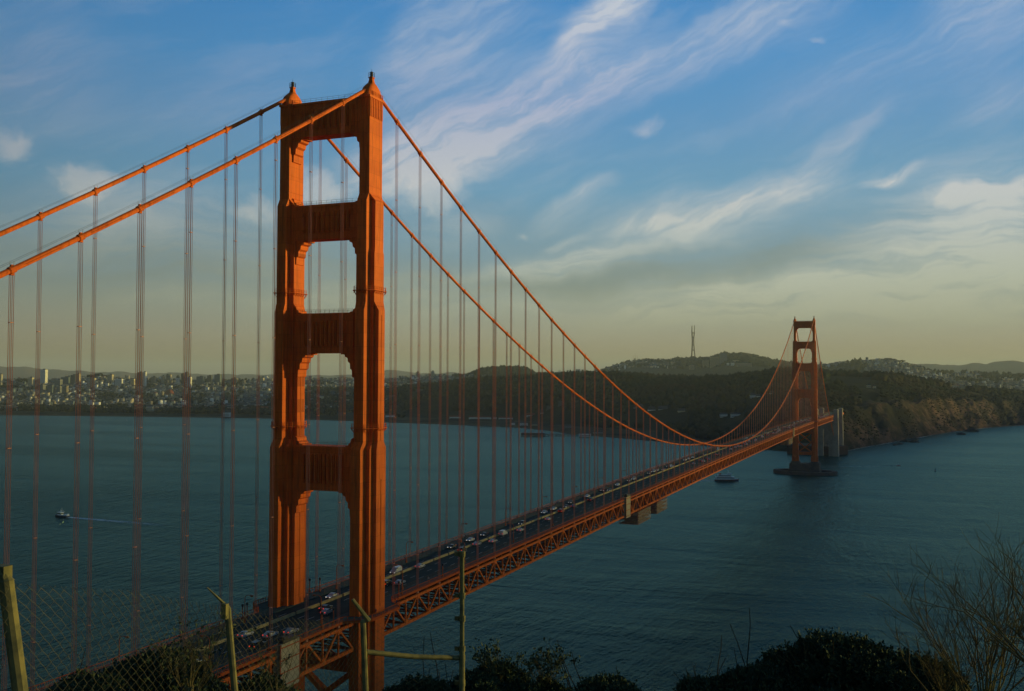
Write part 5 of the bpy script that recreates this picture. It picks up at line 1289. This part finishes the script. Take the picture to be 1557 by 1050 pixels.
# ================================================================== foreground: chain-link fence and shrubs at the overlook
MT['galv'] = mat('weathered galvanised steel', (.24,.20,.07), .7, .1, .2, color2=(.11,.105,.05), vscale=9)
MT['wire'] = mat('galvanised wire', (.12,.105,.06), .7, .1, .2)
def fence():
    t = thing('chain_link_fence', 'rusty chain-link fence with leaning posts across the lower left of the overlook', 'fence', (0,0,0))
    def P(px, py, r): return survey(px, py, r)
    # post foot points follow the slope; tops as surveyed
    posts = [((9,884,6.4),(31,1052,6.3),.042),((346,926,9.0),(357,1052,8.9),.030),((552,946,11.6),(556,1052,11.5),.034)]
    tops = []
    for i, (a, b, rad) in enumerate(posts):
        p, q = P(*a), P(*b); d = (q-p).normalized(); q2 = q+d*1.1
        m = MB(); m.tube([q2, p], rad, 10); m.tube([p, p-d*.03], [rad*1.12, rad*.6], 10)
        po = m.build('post', 'galv', t); tops.append((p, d))
        m = MB()
        if i == 0:                                          # thick bent arm broken off short
            e = P(4,874,6.4); e2 = P(-6,868,6.42); e3 = P(-24,866,6.45); m.tube([p+d*.05, p, e, e2, e3], [.040,.036,.030,.027,.024], 8); m.box(p-d*.0+Vector((-.03,0,.03)), (.09,.06,.12))
        elif i == 1: e = P(315,893,8.95); m.tube([p+d*.02, p-d*.02, e], [.03,.016,.006], 6); m.box(P(342,929,8.95), (.05,.04,.13))
        else: e = P(536,911,11.6); m.tube([P(561,944,11.6), e], [.030,.020], 6)
        m.build('barbed_wire_arm', 'galv', po)
    # tall corner pole in two diameters
    a, b = P(702.5,840,12.2), P(702.5,985,12.2); c = P(702.5,1054,12.1); m = MB(); m.tube([c+(c-b).normalized()*1.0, b], .035, 12); m.tube([b, a], .027, 12); m.tube([a, a+Vector((0,0,.02))], [.03,.016], 12)
    po = m.build('post', 'galv', t)
    for py in (842, 905, 940, 986, 1000, 1038): v = P(702.5,py,12.2); m = MB(); m.tube([v-Vector((0,0,.035)), v+Vector((0,0,.035))], .041, 12); m.box(v+Vector((-.06,-.02,0)), (.05,.03,.05)); m.build('clamp', 'galv', po)
    m = MB(); p0, p1 = P(557,991,11.6), P(699,1000,12.2); m.tube([p0, p0+(p1-p0)*.5-Vector((0,0,.02)), p1], .030, 10); m.build('rail', 'galv', t)
    # woven wire between the posts
    def panel(pts, drop, pitch, rad):
        ln = [0]
        for p, q in zip(pts, pts[1:]): ln.append(ln[-1]+(q-p).length)
        def at(s):
            for k in range(len(pts)-1):
                if s <= ln[k+1] or k == len(pts)-2:
                    q = (s-ln[k])/(ln[k+1]-ln[k]); return pts[k]+(pts[k+1]-pts[k])*q
        m = MB(); n = int(ln[-1]/pitch); rows = int(drop/pitch/.62)
        hor = (pts[-1]-pts[0]).normalized(); nrm = Vector((hor.y,-hor.x,0)).normalized()
        for i in range(n):
            s = (i+.5)*pitch; base = at(min(s, ln[-1])); sg = .018*math.sin(s*1.7)+.012*math.sin(s*4.1+1)
            up = [base+hor*pitch*.22+Vector((0,0,.035))]
            for k in range(rows+1):
                bul = nrm*(.03*math.sin(k*.21+s*.9))
                side = .52 if k % 2 == (i % 2) else -.52
                up.append(base+hor*pitch*side+Vector((0,0,sg-k*pitch*.62))+bul+nrm*(.004 if k % 2 else -.004))
            m.tube(up, rad, 3, False)
        return m.build('wire_mesh', 'wire', t)
    q0 = P(-140,893,5.6); q1 = P(16,896,6.4); q2 = P(200,905,7.6); q3 = P(350,931,9.0); q4 = P(470,948,10.4); q5 = P(552,950,11.6); q6 = P(700,960,12.2)
    panel([q0,q1], 1.6, .060, .0018); panel([q1,q2,q3], 1.7, .060, .0018); panel([q3,q4,q5], 1.5, .060, .0019); panel([q5,q6], 1.4, .062, .0018)
fence()

# ---- shrubs
MT['bush_a'] = mat('dark shrub leaf', (.034,.062,.042), .8, 0, .1, color2=(.05,.070,.036), vscale=2.5)
MT['bush_b'] = mat('olive shrub leaf', (.11,.115,.05), .8, 0, .1, color2=(.06,.085,.04), vscale=2.5)
MT['twig'] = mat('bare twig', (.15,.105,.055), .9, 0, .1, color2=(.22,.19,.07), vscale=3)
MT['bark'] = mat('dark bark', (.03,.022,.015), .95, 0, .1)
def leaves_mesh(centers, dirs, size, parent, name, mats, split):
    n = len(centers); a = rng.normal(0,1,(n,3)); a -= dirs*(a*dirs).sum(1)[:,None]; a /= np.linalg.norm(a,axis=1)[:,None]+1e-9
    s = size*rng.uniform(.6,1.3,n)[:,None]; L_ = dirs*s; W_ = a*s*.28
    V = np.stack([centers-L_*.1, centers+L_*.45+W_, centers+L_, centers+L_*.45-W_], 1).reshape(-1,3)
    F = (np.arange(n)*4)[:,None]+np.arange(4)[None]
    return np_mesh(name, V, F, mats, (rng.random(n) < split).astype(int), parent=parent)
def branchy(m, p, d, ln, rad, depth, rr, ends, spread=.6, n=4):
    pts = [p]; q = p.copy(); dd = d.copy()
    for k in range(n):
        dd = (dd+Vector((rr.uniform(-1,1),rr.uniform(-1,1),rr.uniform(-.6,1)))*.16).normalized(); q = q+dd*ln/n; pts.append(q.copy())
    m.tube(pts, [rad*(1-.55*k/n) for k in range(n+1)], 4 if depth < 2 else 5, False)
    if depth == 0: ends.append((pts[-1], dd)); ends.append((pts[2], dd)); return
    for k in range(rr.choice([2,3,3,4])):
        b = pts[rr.randint(1,n)]; nd = (dd+Vector((rr.uniform(-1,1),rr.uniform(-1,1),rr.uniform(-.5,.8)))*spread).normalized()
        branchy(m, b, nd, ln*rr.uniform(.5,.8), rad*.55, depth-1, rr, ends, spread, n)
def leafy_bush(px, top, r, wpx, label, seed, dense=1.0, size=.05, split=.35, cat='bush', conifer=False):
    c = survey(px, top, r); hw = wpx/2/FOC*r; rr = random.Random(seed); gz = ground_z(c.x, c.y); h = max(c.z-gz, .8)
    t = thing('bush', label, cat, (c.x, c.y, gz)); m = MB(); ends = []
    for k in range(7):
        a = 2*PI*k/7+rr.uniform(-.3,.3); branchy(m, Vector((0,0,-.1)), Vector((math.cos(a)*hw/h*.8, math.sin(a)*hw/h*.8, 1)).normalized(), h*.55, .03, 2, rr, ends)
    m.build('stem', 'bark', t)
    C, D = [], []; nb = int(26*dense)+6
    lobes = []
    for i in range(nb):                                       # rounded billows of foliage over the stems
        a = rr.uniform(0,2*PI); el = math.asin(rr.uniform(.05,1)); k = rr.uniform(.72,.92); lr = hw*rr.uniform(.17,.30)
        lobes.append((np.array([hw*k*math.cos(a)*math.cos(el), hw*k*math.sin(a)*math.cos(el), max(h*.2, h-lr*.85-hw*.85*(1-math.sin(el))*rr.uniform(.8,1.15))]), lr))
    for ctr, rad_ in lobes:
        for j in range(46):
            v = rng.normal(0,1,3); v /= np.linalg.norm(v); v[2] = abs(v[2])*.9+.05*v[2]; q = rng.uniform(.45,1.0)
            base = ctr+v*rad_*np.array([1,1,.85])*q; out = v*.8+np.array([0,0,.35]); out /= np.linalg.norm(out)
            ln = rr.uniform(.06,.15)*(1.3 if conifer else 1); nl = 26
            ax = base+out*ln*np.linspace(0,1,nl)[:,None]
            dv = rng.normal(0,1,(nl,3)); dv = dv/np.linalg.norm(dv,axis=1)[:,None]*.85+out*.9; dv /= np.linalg.norm(dv,axis=1)[:,None]
            C.append(ax+rng.normal(0,.014,(nl,3))); D.append(dv)
    leaves_mesh(np.concatenate(C), np.concatenate(D), size*.9, t, 'foliage', ['bush_a','bush_b'], split)
    return t
def twig_shrub(px, foot, r, hpx, lean, label, seed, stems=9, depth=4, leaf=0, rad=.016, spread=.75):
    c = survey(px, foot, r); rr = random.Random(seed); h = hpx/FOC*r; gz = ground_z(c.x, c.y); t = thing('shrub', label, 'shrub', (c.x,c.y,min(gz, c.z)))
    z0 = c.z-min(gz, c.z); m = MB(); ends = []
    if z0 > .15:
        for k in range(5): m.tube([(rr.uniform(-.1,.1),rr.uniform(-.1,.1),-.1),(rr.uniform(-.05,.05),rr.uniform(-.05,.05),z0+.05)], [.03,.02], 5, False)
    side = _r0
    for k in range(stems):
        u = rr.uniform(-1,1); d = (side*(lean+u*.75)+_f0*rr.uniform(-.5,.5)+Vector((0,0,1))).normalized()
        branchy(m, Vector((0,0,z0))+side*u*h*.12, d, h*rr.uniform(.38,.6), rad*rr.uniform(.7,1), depth-1, rr, ends, spread)
    m.build('branches', 'twig', t)
    if leaf:
        E_ = [ends[rr.randrange(len(ends))] for _ in range(leaf)]
        C = np.array([e[0][:] for e in E_])+rng.normal(0,.02,(leaf,3)); D = np.array([e[1][:] for e in E_])+rng.normal(0,.6,(leaf,3)); D /= np.linalg.norm(D,axis=1)[:,None]
        leaves_mesh(C, D, .045, t, 'leaves', ['bush_a','bush_b'], .55)
    return t
leafy_bush(1278, 976, 13, 250, 'big dense dark green bush at the bottom edge below the open water', 4, 3.2, .05, .30, conifer=True)
leafy_bush(1160, 1028, 12.6, 140, 'lower dark bush leaning against the left of the big dense bush', 9, 1.6, .05, .3, conifer=True)
leafy_bush(1395, 1012, 13.2, 130, 'small rounded bush between the big dense bush and the bare twiggy shrub', 14, 1.5, .05, .3, conifer=True)
leafy_bush(1080, 1046, 12.5, 105, 'low feathery bush left of the big dense bush', 17, 1.1, .05, .4, conifer=True)
leafy_bush(925, 1044, 12.4, 110, 'low feathery bush at the bottom edge right of the two twiggy shrubs', 23, 1.1, .05, .4, conifer=True)
leafy_bush(757, 1016, 13.5, 105, 'leafy twiggy bush just right of the tall fence pole', 31, .8, .04, .35)
leafy_bush(722, 1036, 13.0, 90, 'dark low bush tucked behind the tall fence pole', 37, 1.0, .045, .25)
leafy_bush(825, 1042, 13.2, 95, 'dark low leafy growth beneath the open twiggy shrub', 41, 1.0, .04, .3)
leafy_bush(240, 998, 11.5, 170, 'dark leafy bush behind the chain-link fence left of its second post', 43, 2.2, .045, .3)
leafy_bush(130, 1040, 11.0, 110, 'low dark bush behind the fence mesh near its first post', 47, 1.3, .045, .3)
leafy_bush(400, 1040, 12.0, 85, 'low brushy growth behind the second fence post', 53, 1.0, .045, .35)
leafy_bush(640, 1040, 12.9, 130, 'low dark growth behind the fence mesh under the rail', 59, 1.0, .045, .25)
twig_shrub(757, 1050, 13.3, 72, 0, 'upright open shrub with dry seed heads beside the tall fence pole', 61, 16, 3, 700, .006)
twig_shrub(822, 1050, 13.3, 76, .1, 'open spreading shrub with dry seed heads, right of the upright one', 67, 18, 3, 800, .006)
twig_shrub(1065, 1046, 12.6, 55, .1, 'pair of dry bare stalks standing left of the big dense bush', 71, 3, 2, 0, .008, .4)
twig_shrub(1232, 1030, 12.8, 72, -.2, 'thin dry stalks sticking out of the top of the big dense bush', 73, 5, 2, 0, .006, .4)
twig_shrub(1495, 1066, 11.5, 200, -.12, 'large bare tangled shrub filling the lower right corner', 79, 24, 4, 0, .011)
twig_shrub(1585, 1010, 10.5, 175, -.45, 'bare branches reaching in from the right edge above the tangled shrub', 83, 12, 4, 0, .011)
twig_shrub(1440, 1068, 11.9, 120, -.3, 'lower bare twigs spreading left of the large tangled shrub', 89, 12, 4, 0, .009)
twig_shrub(290, 1050, 10.8, 105, .1, 'bare twigs tangled behind the fence left of its second post', 97, 14, 4, 260, .006)
twig_shrub(425, 1055, 11.5, 85, .1, 'thin bare twigs in front of the screened truss panel', 101, 6, 4, 30, .007)

# dry grass and weeds along the ground of the overlook
def weeds():
    n = 5200; f = rng.uniform(4, 17, n); l = rng.uniform(-11, 12, n)*(f/12)
    x = CAM.x+_f0.x*f+_r0.x*l; y = CAM.y+_f0.y*f+_r0.y*l; z = np.array([ground_z(a, b) for a, b in zip(x, y)])
    h = rng.uniform(.15,.6,n)*np.clip(fbm(x*.6,y*.6,5,3)*1.6-.2,.2,1.3); a = rng.uniform(0,2*PI,n); bx, by = rng.normal(0,.16,n), rng.normal(0,.16,n); w = rng.uniform(.004,.009,n)
    V = np.zeros((n,4,3)); c, s = np.cos(a)*w, np.sin(a)*w
    V[:,0] = np.stack([x-c,y-s,z-.05],-1); V[:,1] = np.stack([x+c,y+s,z-.05],-1); V[:,2] = np.stack([x+c*.3+bx*h,y+s*.3+by*h,z+h],-1); V[:,3] = np.stack([x-c*.3+bx*h,y-s*.3+by*h,z+h],-1)
    tag(np_mesh('grass', V.reshape(-1,3), np.arange(n*4).reshape(-1,4), ['bush_b','twig'], (rng.random(n) < .5).astype(int)), 'dry grass on the slope of the overlook', kind='stuff')
weeds()

haze()
